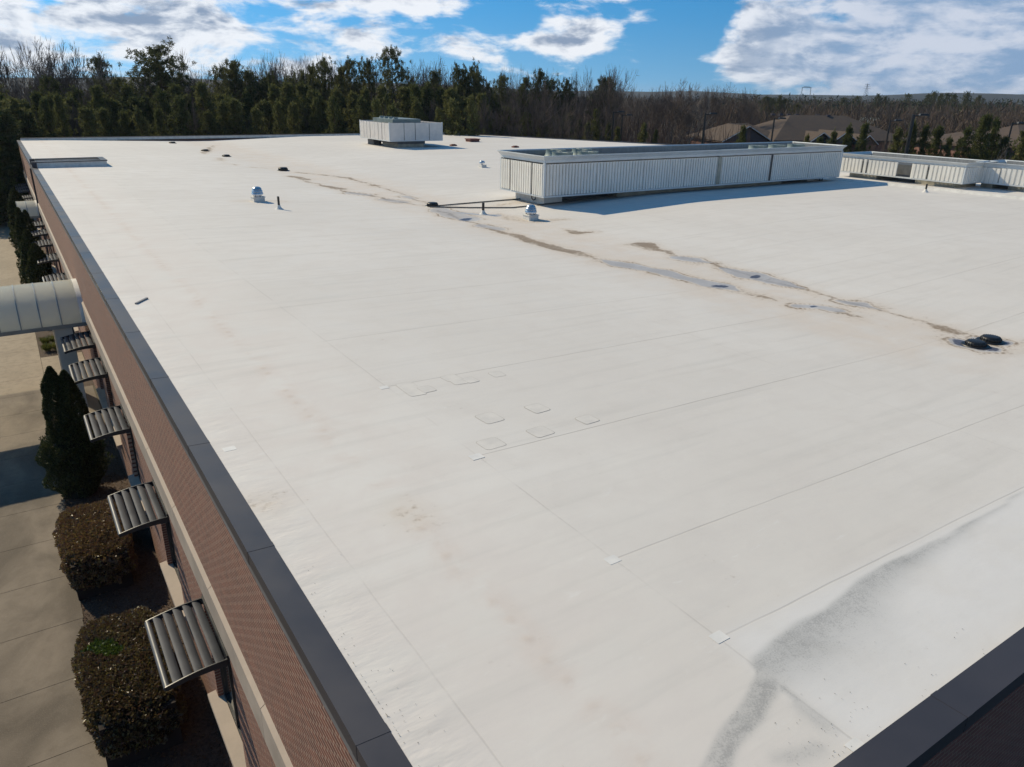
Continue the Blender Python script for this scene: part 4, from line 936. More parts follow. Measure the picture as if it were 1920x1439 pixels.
def trunk_mb(H, r0, r_, bend=.2, top=.98):
    m_ = MB(); pts = []; ph = r_.uniform(0, 6.28)
    for k in range(9):
        u = k/8; pts.append((bend*math.sin(ph+u*2.2)*u*H*.06, bend*math.cos(ph*1.3+u*1.7)*u*H*.06, u*H*top))
    m_.tube(pts, [r0*(1-.86*k/8) for k in range(9)], 8); return m_, pts
def pine_proto(name, H, kind, seed, m_):
    r_ = np.random.default_rng(seed); tm, pts = trunk_mb(H, H*.013, r_)
    P = np.array(pts)
    def axis(u): return np.array([np.interp(u, np.linspace(0, .98, 9), P[:, i]) for i in range(3)])
    C = []
    if kind == 'tall': base, n, Rm = .48, 46, H*.21
    elif kind == 'round': base, n, Rm = .30, 60, H*.24
    else: base, n, Rm = .03, 80, H*.26
    for k in range(n):
        u = base + (1-base)*((k//5)*5 + r_.uniform(0, 2.2))/n; a = k*2.399 + r_.normal(0, .35); rel = (u-base)/(1-base)
        if kind == 'young': L = Rm*(1-rel)**.8*r_.uniform(.5, 1.25)+.25
        elif kind == 'round': L = Rm*(math.sin(math.pi*(.18+.80*rel))**.7)*r_.uniform(.45, 1.25)
        else: L = Rm*(math.sin(math.pi*(.22+.72*rel))**.8)*r_.uniform(.45, 1.2)
        rise = .12 + .5*rel + r_.normal(0, .1)
        o = axis(min(u, .98)); tip = o + np.array([math.cos(a)*L, math.sin(a)*L, L*rise])
        tm.tube([tuple(o), tuple(o*.45+tip*.55 + np.array([0, 0, -L*.04])), tuple(tip)], [H*.004*(1.2-rel), H*.0025, H*.001], 4, False)
        nt = max(3, int(L*3.8)) if kind != 'tall' else max(3, int(L*4.2))
        for j in range(nt):
            v = r_.uniform(.30 if kind != 'tall' else .5, 1.04); c = o + (tip-o)*v; spread = L*.16
            C.append(c + r_.normal(size=3)*np.array([spread, spread, spread*.9])*1.25)
    for k in range(10): C.append(axis(.98) + r_.normal(size=3)*np.array([.25, .25, .35])*(H/16))
    V = needle_tufts(np.array(C), .38 if kind != 'young' else .34, r_, 30 if kind != 'young' else 26, .12)
    o = thing(name, 'x', 'tree', (0, 0, 0)); obj('trunk', tm, M['bark'], o, True); link('crown', npmesh(name+'_crown', V, 4), m_, o)
    return o
def bare_proto(name, H, seed, spread=.55, m_=None, forks=4, low=.3, levels=6):
    r_ = np.random.default_rng(seed); tb = MB(); cr_ = MB()
    twv = []
    def branch(p, d, L, r, lev):
        q = p.copy(); n = 3 if lev < 3 else 2; pts = [tuple(q)]; rads = [r]; dirs = []
        for k in range(n):
            d = d + r_.normal(size=3)*.17; d[2] += .06; d /= np.linalg.norm(d); q = q + d*L/n; pts.append(tuple(q)); rads.append(r*(1-.45*(k+1)/n)); dirs.append((q.copy(), d.copy()))
        (tb if lev <= 1 else cr_).tube(pts, rads, 7 if lev == 0 else (5 if lev < 3 else 3), False)
        if lev >= levels: return
        kids = (forks, 4, 4, 3, 3, 2)[min(lev, 5)]
        for k in range(kids):
            i = r_.integers(0 if lev > 0 else 1, n); o, dd = dirs[i] if k else dirs[-1]
            s = r_.normal(size=3); s -= dd*s.dot(dd); s /= np.linalg.norm(s)
            ang = r_.uniform(.25, .95)*spread if k else .12
            nd = dd*math.cos(ang)+s*math.sin(ang); nd[2] += .10; nd /= np.linalg.norm(nd)
            branch(o, nd, L*r_.uniform(.52, .78), max(.021, rads[-1]*r_.uniform(.42, .72)), lev+1)
    branch(np.zeros(3), np.array([0, 0, 1.0]), H*low, H*.014, 0)
    zmax = max(v[2] for v in cr_.v)
    for mb_ in (tb, cr_): mb_.v = [(v[0]*H/zmax, v[1]*H/zmax, v[2]*H/zmax) for v in mb_.v]
    o = thing(name, 'x', 'tree', (0, 0, 0)); m_ = m_ or M['twig']
    obj('trunk', tb, m_, o, True, False); obj('crown', cr_, m_, o, False, False); return o
PROTO = {'tall': [pine_proto('tall_pine', 18, 'tall', 11+i, M['pine']) for i in range(3)],
         'round': [pine_proto('round_pine', 15, 'round', 21+i, M['pine']) for i in range(4)],
         'young': [pine_proto('young_pine', 9, 'young', 31+i, M['ypine']) for i in range(7)],
         'bare': [bare_proto('bare_tree', 16, 41+i, .85, None, 4, .28) for i in range(4)],
         'slim': [bare_proto('bare_tree', 16, 61+i, .60, None, 3, .40) for i in range(3)],
         'wide': [bare_proto('bare_tree', 15, 71, .95, None, 5, .24), bare_proto('bare_tree', 14, 72, .8, M['twigpale'], 4, .28)]}
for _k in PROTO:
    for _o in PROTO[_k]: _o['used'] = 0
ZONES = [(-200, 45, 'beyond the far left roof corner'), (45, 200, 'behind the sunken roof well'), (200, 330, 'left above the distant drain strainers'), (330, 450, 'right above the distant drain strainers'),
         (450, 560, 'above the left domed vent'), (560, 660, 'left of the small louvred unit'), (660, 760, 'behind the small louvred unit'), (760, 830, 'behind the small unit\'s right end'),
         (830, 930, 'above the red roof hatch'), (930, 1060, 'above the long unit\'s left end'), (1060, 1150, 'left of the lamp post pair'), (1150, 1240, 'behind the lamp post pair'),
         (1240, 1330, 'left of the first brown house'), (1330, 1420, 'above the first house\'s left wing'), (1420, 1560, 'by the long brown roof'), (1560, 1640, 'at the long brown roof\'s right'),
         (1640, 1720, 'left of the tallest lamp post'), (1720, 1800, 'right of the tallest lamp post'), (1800, 1890, 'before the second brown house'), (1890, 2300, 'at the far right edge')]
LOOK = {'tall': 'tall pine with bare trunk', 'round': 'dark round-crowned pine', 'young': 'bushy young pine', 'bare': 'upright leafless tree', 'slim': 'slim leafless tree', 'wide': 'spreading leafless tree'}
GRP = {'tall': 'tall pines in the treeline', 'round': 'round pines in the treeline', 'young': 'young pines along the building', 'bare': 'leafless trees in the treeline', 'slim': 'leafless trees in the treeline', 'wide': 'leafless trees in the treeline'}
NAMEK = {'tall': 'pine_tree', 'round': 'pine_tree', 'young': 'young_pine', 'bare': 'bare_tree', 'slim': 'bare_tree', 'wide': 'bare_tree'}
trees = []
def tree(kind, px, top, D, wpx=None, var=None):
    P = at_dist(px, D); H = float(at_dist(px, D, top)[2]); i = len(trees) if var is None else var
    trees.append(dict(kind=kind, px=px, top=top, D=D, P=P, H=H, w=wpx, var=i))
rt = random.Random(9)
# left sky-line trees
for px, top in [(-25, 60), (8, 55), (34, 60), (62, 64), (88, 66), (112, 72), (140, 76), (165, 92)]: tree('bare' if rt.random() < .6 else 'wide', px, top, rt.uniform(118, 128), 60)
tree('round', 196, 111, 124, 52); tree('tall', 306, 90, 116, 92, 0); tree('round', 300, 120, 118, 80, 1)
for px, top in [(262, 112), (345, 92), (368, 90), (392, 100), (410, 118)]: tree('slim', px, top, rt.uniform(122, 132), 42)
tree('round', 441, 118, 112, 74, 2); tree('round', 420, 128, 114, 50, 3); tree('round', 468, 136, 113, 50, 0)
for px, top in [(476, 100), (500, 94), (522, 92), (548, 100), (572, 96), (592, 104), (535, 105), (628, 96)]: tree('slim' if rt.random() < .6 else 'bare', px, top, rt.uniform(124, 134), 40)
tree('round', 545, 150, 112, 60, 1); tree('round', 500, 152, 112, 60, 3)
tree('round', 612, 116, 112, 52, 3); tree('round', 657, 116, 112, 52, 0); tree('round', 690, 117, 114, 44, 1); tree('round', 640, 130, 114, 48, 2); tree('tall', 738, 94, 110, 58, 1)
tree('round', 585, 128, 115, 40, 2)
for px, top in [(705, 108), (778, 108), (797, 102), (822, 112), (845, 116), (868, 122)]: tree('bare', px, top, rt.uniform(122, 132), 44)
tree('round', 816, 136, 112, 50, 2); tree('tall', 861, 129, 110, 34, 2); tree('tall', 885, 128, 111, 34, 0); tree('round', 912, 160, 113, 40, 1); tree('round', 770, 165, 112, 46, 3)
tree('round', 940, 145, 126, 32, 0); tree('round', 1012, 137, 128, 48, 1); tree('round', 984, 148, 128, 34, 2); tree('round', 1036, 152, 130, 36, 3); tree('round', 1061, 153, 130, 32, 1); tree('tall', 1132, 148, 128, 48, 1); tree('round', 1134, 150, 130, 40, 2)
for px, top in [(948, 117), (965, 122), (978, 126), (998, 125), (1022, 122), (1040, 128), (1064, 128), (1084, 130), (1100, 126), (1118, 120), (1134, 124), (1148, 138)]: tree('slim', px, top, rt.uniform(138, 150), 30)
for px, top in [(1165, 156), (1184, 153), (1202, 160), (1216, 152), (1232, 158)]: tree('slim' if rt.random() < .5 else 'bare', px, top, rt.uniform(150, 175), 34)
tree('wide', 1268, 143, 120, 105, 0); tree('wide', 1296, 152, 122, 60, 1)
for px, top in [(1246, 150), (1318, 156), (1338, 152), (1352, 156), (1370, 160), (1390, 160), (1404, 164)]: tree('bare', px, top, rt.uniform(150, 180), 36)
for k in range(46):
    px = rt.uniform(-60, 1130); tree('slim' if rt.random() < .6 else 'bare', px, rt.uniform(104, 150) + (12 if px > 900 else 0), rt.uniform(112, 134), rt.uniform(34, 60))
for k in range(22):
    tree('slim' if k % 3 else 'bare', rt.uniform(-40, 1120), rt.uniform(160, 196), rt.uniform(97, 106), rt.uniform(22, 40))
for k in range(9):
    px = rt.uniform(-60, 930); tree('round' if k % 4 else 'tall', px, rt.uniform(138, 162), rt.uniform(108, 114), rt.uniform(34, 60))
# front row of young pines behind the far edge
px = -150
while px < 925:
    tree('young', px + rt.uniform(-6, 6), rt.uniform(160, 194) if px > 60 else rt.uniform(160, 192), rt.uniform(100, 110), rt.uniform(50, 92)); px += rt.uniform(15, 30)
px = -60
while px < 920:
    tree('young', px + rt.uniform(-8, 8), rt.uniform(182, 216), rt.uniform(94, 99), rt.uniform(44, 76)); px += rt.uniform(26, 50)
for px, top, wd in [(930, 196, 70), (945, 200, 60), (965, 212, 36), (990, 216, 34), (1018, 214, 34), (1042, 222, 30), (1066, 218, 32), (1090, 228, 26), (1121, 206, 22), (1104, 232, 24), (1144, 234, 20), (1163, 240, 20), (1212, 233, 24), (1236, 246, 16)]: tree('young', px, top, rt.uniform(112, 120), wd*1.45)
# dark trees past the end of the path, left
for px, top, D in [(-60, 175, 88), (-20, 182, 92), (12, 190, 96), (-5, 215, 90), (25, 225, 97), (-80, 210, 84)]: tree('young', px, top, D, 95)
# right hand trees beyond the parking lot
for px, top, wd in [(1403, 240, 22), (1528, 258, 26), (1552, 258, 30), (1578, 250, 26), (1606, 242, 34), (1634, 236, 38), (1700, 243, 30), (1726, 234, 40), (1752, 240, 34), (1776, 238, 36), (1802, 262, 30), (1832, 246, 42), (1862, 220, 50), (1884, 226, 34), (1908, 262, 44), (1945, 250, 50)]: tree('young', px, top, rt.uniform(92, 100), wd*1.2)
tree('wide', 1672, 238, 96, 46, 1); tree('bare', 1655, 246, 97, 34); tree('wide', 1882, 268, 92, 44, 1)
for px, top in [(1440, 182), (1452, 186), (1464, 181), (1476, 187), (1500, 196)]: tree('round', px, top, rt.uniform(260, 300), 22)
for px, top in [(1648, 178), (1662, 182), (1704, 177), (1742, 178), (1752, 173), (1766, 177), (1779, 176), (1793, 178), (1816, 174), (1838, 180), (1610, 182), (1585, 184)]: tree('round', px, top, rt.uniform(380, 520), rt.uniform(13, 20))
for k in range(16):
    px = rt.uniform(1400, 1930); tree('bare', px, rt.uniform(186, 204), rt.uniform(190, 300), rt.uniform(20, 32))
# link them, left to right, each with a label of its own
trees.sort(key=lambda q: q['px'])
cnt = {}
def zone(px): return next((z[2] for z in ZONES if z[0] <= px < z[1]), 'in the treeline')
ORD = ['first', 'second', 'third', 'fourth', 'fifth', 'sixth', 'seventh', 'eighth', 'ninth', 'tenth', 'eleventh', 'twelfth', 'thirteenth', 'fourteenth', 'fifteenth', 'sixteenth', 'seventeenth', 'eighteenth', 'nineteenth', 'twentieth', 'twenty-first', 'twenty-second', 'twenty-third', 'twenty-fourth']
tot = {}
for q in trees: tot[(q['kind'], zone(q['px']))] = tot.get((q['kind'], zone(q['px'])), 0) + 1
for q in trees:
    ps = PROTO[q['kind']]; src = ps[q['var'] % len(ps)]; H0 = {'tall': 18, 'round': 15, 'young': 9, 'bare': 16, 'slim': 16, 'wide': 15}[q['kind']]
    if q['kind'] == 'wide' and q['var'] % 2: H0 = 14
    sz = q['H']/H0
    base_w = {'tall': .42, 'round': .50, 'young': .52, 'bare': .55, 'slim': .36, 'wide': .85}[q['kind']]*q['H']
    sx = sz
    if q['w']: sx = sz*max(.55, min(2.2, (q['w']/F*q['D'])/base_w))
    loc = (q['P'][0], q['P'][1], -.05)
    if not src['used']: src['used'] = 1; o = src; o.location = loc; o.scale = (sx, sx, sz); o.rotation_euler = (0, 0, rt.uniform(0, 6.28))
    else: o = dup(src, loc, (sx, sx, sz), rt.uniform(0, 6.28))
    o.name = NAMEK[q['kind']]
    k = (q['kind'], zone(q['px'])); cnt[k] = cnt.get(k, 0) + 1
    lab = f"{LOOK[q['kind']]}, {zone(q['px'])}"
    if tot[k] > 1: lab += f", {ORD[min(cnt[k]-1, 23)]} from the left"
    o['label'] = lab; o['category'] = 'tree'; o['group'] = GRP[q['kind']]
for _k in PROTO:
    for _o in PROTO[_k]:
        if not _o['used']:
            for ch in list(_o.children): bpy.data.objects.remove(ch)
            bpy.data.objects.remove(_o)
        elif 'used' in _o: pass
for o in bpy.data.objects:
    if 'used' in o: del o['used']
# leafless undergrowth filling the belt of woodland
r_ = np.random.default_rng(77); V_ = []
n = 30000
pxs = r_.uniform(-250, 1420, n); Ds = np.where(pxs < 930, r_.uniform(108, 135, n), r_.uniform(118, 200, n))
dirs = np.array([ray(p, 172) for p in (0, 0)])
A0 = MB3 @ np.stack([pxs-960, np.full(n, 719.5-172), np.full(n, -F)]); kk = Ds/np.hypot(A0[0], A0[1]); bx, by = A0[0]*kk, A0[1]*kk
hh = np.where(pxs < 930, r_.uniform(2, 9, n), r_.uniform(2.0, 10.5, n)); lean = r_.normal(0, .22, (n, 2))
zc = hh*r_.uniform(.2, .85, n); ln = r_.uniform(.8, 2.2, n); wd = r_.uniform(.02, .055, n)
d = np.stack([lean[:, 0], lean[:, 1], np.ones(n)], 1); C = np.stack([bx, by, zc], 1); view = np.stack([by, -bx, np.zeros(n)], 1); view /= np.linalg.norm(view, axis=1)[:, None]
e = view*r_.uniform(.4, 1, n)[:, None] + r_.normal(0, .3, (n, 3)); e *= wd[:, None]
V_ = np.stack([C-d*ln[:, None]-e, C-d*ln[:, None]+e, C+d*ln[:, None]+e*.4, C+d*ln[:, None]-e*.4], 1).reshape(-1, 3)
tag(link('undergrowth', npmesh('undergrowth', V_, 4), M['brush']), 'leafless purple brown undergrowth filling the wood behind the building', 'undergrowth', kind='stuff')
# far woods reaching to the hills
def far_wood(name, n, pxr, Dr, hr, m_, label, seed, fsz=1.1, per=40, asp=(.09, 1.3)):
    r_ = np.random.default_rng(seed); px = r_.uniform(*pxr, n); D = Dr[0]*(Dr[1]/Dr[0])**r_.uniform(0, 1, n)
    A = MB3 @ np.stack([px-960, np.full(n, 719.5-172), np.full(n, -F)]); k = D/np.hypot(A[0], A[1]); H = r_.uniform(*hr, n)
    C = np.repeat(np.stack([A[0]*k, A[1]*k, H*.55 - 2*(D > 900)], 1), per, 0); N = len(C); HH = np.repeat(H, per)
    C = C + r_.normal(size=(N, 3))*np.stack([HH*.20, HH*.20, HH*.18], 1); C[:, 2] = np.clip(C[:, 2], .3, HH*.98)
    sz = np.repeat(fsz*(.55 + D/900.), per)
    dd = r_.normal(size=(N, 3)); dd[:, 2] = np.abs(dd[:, 2])+asp[1]; dd /= np.linalg.norm(dd, axis=1)[:, None]
    ee = np.cross(dd, r_.normal(size=(N, 3))); ee /= np.linalg.norm(ee, axis=1)[:, None]; s = sz[:, None]*r_.uniform(.6, 1.4, (N, 1))
    V = np.stack([C-dd*s, C-ee*s*asp[0], C+dd*s, C+ee*s*asp[0]], 1).reshape(-1, 3)
    tag(link(name, npmesh(name, V, 4), m_), label, 'woodland', kind='stuff')
far_wood('far_woodland', 4200, (880, 2300), (170, 1300), (7.5, 12.5), M['farwood'], 'leafless brown woodland stretching away to the hills at the right', 5)
far_wood('far_pines', 420, (1300, 2300), (350, 1250), (9, 14.5), M['fargreen'], 'dark clumps of pines scattered through the far brown wood', 6, .9, 40, (.35, .2))
far_wood('back_woodland', 1200, (-400, 900), (140, 320), (9, 14), M['farwood'], 'dim brown wood seen between the pines at the left', 8)

# ---- near planting
def leaf_box(x0, x1, y0, y1, z0, z1, n, r_, size, aspect=.45, rough=.05):
    """leaves on the skin of a clipped block with rounded corners"""
    c = np.array([(x0+x1)/2, (y0+y1)/2, (z0+z1)/2]); h_ = np.array([(x1-x0)/2, (y1-y0)/2, (z1-z0)/2])
    p = r_.uniform(-1, 1, (n, 3)); ax = r_.choice(3, n, p=[.25, .25, .5]); sg = r_.choice([-1., 1.], n); sg = np.where(ax == 2, 1.0, sg); p[np.arange(n), ax] = sg
    pn = p/np.linalg.norm(np.abs(p)**4, axis=1, ord=1)[:, None]**.25
    lump = (vnoise(pn[:, 0]*3+9, pn[:, 1]*3+5+pn[:, 2]*2, 1.2, 8)*.08+vnoise(pn[:, 0]*9+9, pn[:, 1]*9+5+pn[:, 2]*5, 1.2, 9)*.05)
    pos_ = c + pn*h_*(1.05-lump[:, None]*1.6) * (1 - np.abs(r_.normal(0, rough, (n, 1)))); return rand_quads(pos_, size, aspect, r_, .5, pn*.7), pos_
def hedge(label, x0, x1, y0, y1, h_, seed, green=None):
    r_ = np.random.default_rng(seed); t = thing('clipped_hedge', label, 'hedge', ((x0+x1)/2, (y0+y1)/2, 0), 'clipped purple hedges along the wall')
    V, P = leaf_box(x0, x1, y0, y1, .1, h_, 26000, r_, np.full(26000, .042), .5); L = np.array(t.location)
    if green is not None:
        d = np.hypot((P[:, 0]-green[0])/green[2], (P[:, 1]-green[1])/green[3]) + vnoise(P[:, 0]*3, P[:, 1]*3, 1.5, 4)*.9
        gi = ((d < 1.0) & (P[:, 2] > h_*.8)).astype(np.int32)
    else: gi = np.zeros(len(P), np.int32)
    lv = link('leaves', npmesh('leaves', V-L, 4), [M['hedge'], M['hedgeg']], t); lv.data.polygons.foreach_set('material_index', gi); lv.data.update()
    m_ = MB(); n = 14
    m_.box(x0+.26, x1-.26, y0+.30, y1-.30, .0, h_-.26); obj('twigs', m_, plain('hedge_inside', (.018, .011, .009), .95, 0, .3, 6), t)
hedge('nearest clipped purple hedge with a bright green patch on top', -.72, 1.14, 12.7, 16.75, 1.32, 101, (-.02, 15.1, .70, .45))
hedge('second clipped purple hedge, below the big conifer', -.70, 1.10, 18.8, 22.5, 1.28, 102)
def arborvitae(label, x, y, H, R, seed, twin=True, n=30000, size=.05):
    r_ = np.random.default_rng(seed); t = thing('conifer_shrub', label, 'conifer', (x, y, 0), 'upright conifers along the wall')
    n = int(n); k = r_.uniform(0, 1, n)**.8; a = r_.uniform(0, 2*math.pi, n)
    lob = 1 + .12*np.sin(a*4+k*9) + .10*np.sin(a*7-k*23)
    rad_ = R*(1-k**2.6)**.8*np.clip(.6+k*2.2, 0, 1)*lob*(1-np.abs(r_.normal(0, .13, n)))*(.86+.30*vnoise(a*2.2+5, k*9, 1.0, seed % 50)) + .03
    ox = np.zeros(n); oy = np.zeros(n); zs = k*H
    if twin:
        s2 = (r_.random(n) < .45); ox = np.where(s2, .22, -.12)*sstep(k, .25, .7); oy = np.where(s2, -.10, .06)*sstep(k, .25, .7); zs = np.where(s2, zs*.97, zs); rad_ = rad_*np.where(k > .45, .72, 1.0)
    P = np.stack([x+ox+rad_*np.cos(a), y+oy+rad_*np.sin(a), .05+zs], 1); out_ = np.stack([np.cos(a)*.6, np.sin(a)*.6, np.full(n, .9)], 1)
    V = rand_quads(P, np.full(n, size), .38, r_, .3, out_); L = np.array(t.location)
    link('foliage', npmesh('foliage', V-L, 4), M['arbor'], t)
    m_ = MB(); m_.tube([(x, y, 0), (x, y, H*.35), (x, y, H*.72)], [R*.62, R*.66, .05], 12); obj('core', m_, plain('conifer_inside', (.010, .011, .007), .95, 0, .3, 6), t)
arborvitae('big dark twin-topped conifer beside the sunshades, nearest to the camera', .16, 25.3, 4.25, .80, 201, True, 42000, .045)
arborvitae('dark conifer just past the near arched canopy', .62, 47.0, 4.3, .72, 202, False, 14000, .07)
arborvitae('second conifer past the near canopy, slim', .45, 52.5, 4.2, .7, 203, False, 10000, .08)
arborvitae('tall conifer standing in front of the far arched canopy', .42, 57.0, 4.9, .72, 204, True, 10000, .08)
arborvitae('last conifer by the far end of the path', .35, 68.5, 4.8, .85, 205, False, 8000, .1)
def grass_tuft(x, y, label, seed):
    r_ = np.random.default_rng(seed); n = 260; a = r_.uniform(0, 6.28, n); L = r_.uniform(.25, .55, n); sp = r_.uniform(.2, .9, n)
    b0 = np.stack([x+r_.normal(0, .07, n), y+r_.normal(0, .07, n), np.full(n, .01)], 1); d = np.stack([np.cos(a)*sp, np.sin(a)*sp, np.ones(n)*.9], 1); e = np.stack([-np.sin(a), np.cos(a), np.zeros(n)], 1)*.014
    mid = b0 + d*L[:, None]*.6; tip = b0 + d*L[:, None] - np.array([0, 0, 1])*(L*.22*sp)[:, None]
    V = np.stack([b0-e, mid-e, tip, mid+e], 1).reshape(-1, 3)
    o = link('grass_tuft', npmesh('grass_tuft', V - np.array([x, y, 0]), 4), M['grass']); o.location = (x, y, 0)
    tag(o, label, 'plant', 'yellow green tufts in the mulch bed')
for i, (x, y, lab) in enumerate([(.18, 41.6, 'nearer left yellow green tuft in the mulch bed below the canopy'), (.55, 41.5, 'nearer right yellow green tuft beside the grey pier'), (.16, 42.8, 'farther left yellow green tuft in the mulch bed below the canopy'), (.55, 42.9, 'farther right yellow green tuft in the mulch bed below the canopy')]): grass_tuft(x, y, lab, 300+i)
# litter on the mulch along the wall
r_ = np.random.default_rng(55); n = 9000; P = np.stack([r_.uniform(-.42, 1.5, n), r_.uniform(6, 30, n), r_.uniform(.01, .05, n)], 1)
tag(link('mulch_chips', npmesh('mulch_chips', rand_quads(P, np.full(n, .035), .35, r_, .1), 4), M['litter']), 'loose brown mulch chips and dry leaves along the wall', 'mulch', kind='stuff')

# ================================================================ BACKGROUND BUILT THINGS
def lamp(px, top, D, label, r=.11):
    r *= 1.35; P = at_dist(px, D); H = float(at_dist(px, D, top)[2]); t = thing('lamp_post', label, 'lamp post', (P[0], P[1], 0), 'black parking lot lamp posts')
    m_ = MB(); m_.tube([(P[0], P[1], 0), (P[0], P[1], H)], [r*1.1, r*.8], 10); obj('pole', m_, M['lamp'], t, True)
    d = Vector((MB3[0, 0], MB3[1, 0], 0)).normalized()
    m_ = MB(); m_.tube([(P[0], P[1], H-.12), (P[0]+d.x*.7, P[1]+d.y*.7, H-.10)], .06, 8); obj('arm', m_, M['lamp'], t)
    m_ = MB(); e = Vector((-d.y, d.x, 0))*.2; c = Vector((P[0], P[1], H)) + d*1.05; h2 = d*.5; u = Vector((0, 0, .1))
    m_.add([c-h2-e-u, c+h2-e-u, c+h2+e-u, c-h2+e-u, c-h2*.8-e*.8+u, c+h2*.8-e*.8+u, c+h2*.8+e*.8+u, c-h2*.8+e*.8+u], [(0, 3, 2, 1), (4, 5, 6, 7), (0, 1, 5, 4), (1, 2, 6, 5), (2, 3, 7, 6), (3, 0, 4, 7)]); obj('lamp_head', m_, M['lamp'], t)
lamp(1153, 209.5, 112, 'left lamp post of the close pair behind the long unit'); lamp(1170, 215.5, 122, 'right, shorter lamp post of the close pair behind the long unit', .09)
lamp(1327, 213, 108, 'lamp post at the left corner of the brown-roofed house'); lamp(1459, 222, 112, 'thin lamp post in front of the long brown roof', .09)
lamp(1680, 226, 116, 'thin lamp post between the two brown-roofed houses', .09); lamp(1722, 215.5, 92, 'tallest and thickest lamp post, right of the first house', .15); lamp(1913, 231, 110, 'lamp post in front of the second house, at the right edge', .09)

def hip(mb_, c, d, n_, L, W, ze, zr, hipl, over=.6):
    """hipped roof, c the plan centre, d/n_ the plan axes"""
    def p(u, v, z): return (c[0]+d[0]*u+n_[0]*v, c[1]+d[1]*u+n_[1]*v, z)
    a, b_ = L/2+over, W/2+over
    vs = [p(-a, -b_, ze), p(a, -b_, ze), p(a, b_, ze), p(-a, b_, ze), p(-a+hipl, 0, zr), p(a-hipl, 0, zr)] + [p(-a, -b_, ze-.3), p(a, -b_, ze-.3), p(a, b_, ze-.3), p(-a, b_, ze-.3)]
    mb_.add(vs, [(0, 1, 5, 4), (1, 2, 5), (2, 3, 4, 5), (3, 0, 4), (6, 7, 1, 0), (7, 8, 2, 1), (8, 9, 3, 2), (9, 6, 0, 3), (6, 9, 8, 7)])
def gable(t, c, d, n_, wd, dep, ze, zr, m_roof, m_wall):
    """front gable: ridge runs along n_ (towards the viewer is -n_)"""
    def p(u, v, z): return (c[0]+d[0]*u+n_[0]*v, c[1]+d[1]*u+n_[1]*v, z)
    h_ = wd/2; g_ = MB(); g_.add([p(-h_-.4, -.5, ze-.2), p(0, -.5, zr), p(0, dep, zr), p(-h_-.4, dep, ze-.2), p(h_+.4, -.5, ze-.2), p(h_+.4, dep, ze-.2)], [(0, 1, 2, 3), (1, 4, 5, 2)])
    g_.add([p(-h_-.4, -.5, ze-.42), p(0, -.5, zr-.24), p(0, dep, zr-.24), p(-h_-.4, dep, ze-.42), p(h_+.4, -.5, ze-.42), p(h_+.4, dep, ze-.42)], [(0, 3, 2, 1), (1, 2, 5, 4)])
    g_.add([p(-h_-.4, -.5, ze-.2), p(0, -.5, zr), p(0, -.5, zr-.24), p(-h_-.4, -.5, ze-.42), p(h_+.4, -.5, ze-.2), p(h_+.4, -.5, ze-.42)], [(0, 1, 2, 3), (1, 4, 5, 2)])
    obj('gable_roof', g_, m_roof, t, False, False)
    w_ = MB(); w_.add([p(-h_, 0, ze-.3), p(h_, 0, ze-.3), p(0, 0, zr-.35), p(-h_, .3, ze-.3), p(h_, .3, ze-.3), p(0, .3, zr-.35)], [(0, 1, 2), (3, 5, 4), (0, 3, 4, 1), (1, 4, 5, 2), (2, 5, 3, 0)]); obj('gable_wall', w_, m_wall, t)
    tr2 = MB()
    for s_ in (-1, 1): tr2.tube([p(s_*(h_+.42), -.56, ze-.32), p(0, -.56, zr-.12)], .07, 4)
    obj('gable_trim', tr2, M['hwhite'], t)
d = np.array([MB3[0, 0], MB3[1, 0]]); d /= np.linalg.norm(d); th = rad(14); d = np.array([d[0]*math.cos(th)-d[1]*math.sin(th), d[0]*math.sin(th)+d[1]*math.cos(th)]); n_ = np.array([-d[1], d[0]])
Dh = 150; zE = 12.3 - 66/F*Dh; zR1 = 12.3 - 29/F*Dh
def hwin(t, c, d, n_, us, z0, z1, off):
    for u in us:
        m_ = MB(); q = [(c[0]+d[0]*(u+s_)+n_[0]*off, c[1]+d[1]*(u+s_)+n_[1]*off) for s_ in (-.6, .6)]; o_ = n_*-.06
        m_.add([(q[0][0], q[0][1], z0), (q[1][0], q[1][1], z0), (q[1][0], q[1][1], z1), (q[0][0], q[0][1], z1)] + [(q[i][0]+o_[0], q[i][1]+o_[1], z) for i, z in ((0, z0), (1, z0), (1, z1), (0, z1))], [(4, 5, 6, 7), (0, 4, 7, 3), (1, 2, 6, 5), (3, 7, 6, 2), (0, 1, 5, 4)]); obj('window', m_, M['glass'], t)
c = at_dist(1500, Dh+9)[:2]
t = thing('brick_house', 'wide brick house with long brown hipped roof behind the long unit', 'house', (c[0], c[1], 0))
def wbox(t, c, d, n_, L, W, z1, m_):
    mb_ = MB(); vs = [(c[0]+d[0]*u+n_[0]*v, c[1]+d[1]*u+n_[1]*v, z) for z in (0, z1) for (u, v) in ((-L/2, -W/2), (L/2, -W/2), (L/2, W/2), (-L/2, W/2))]
    mb_.add(vs, [(0, 1, 5, 4), (1, 2, 6, 5), (2, 3, 7, 6), (3, 0, 4, 7), (4, 5, 6, 7)]); obj('wall', mb_, m_, t)
c2 = at_dist(1540, Dh+9)[:2]; L2 = 255/F*Dh
wbox(t, c2, d, n_, L2, 17, zE-.31, M['hbrick']); m_ = MB(); hip(m_, c2, d, n_, L2, 17, zE, zR1, 8.5); roofo = obj('roof', m_, M['shingle'], t)
c3 = at_dist(1392, Dh)[:2]; wbox(t, c3, d, n_, 118/F*Dh, 12, zE-.3, M['hbrick']); m_ = MB(); hip(m_, c3, d, n_, 118/F*Dh, 12, zE+.004, 12.3-43/F*Dh, 5.0); obj('roof', m_, M['shingle'], t)
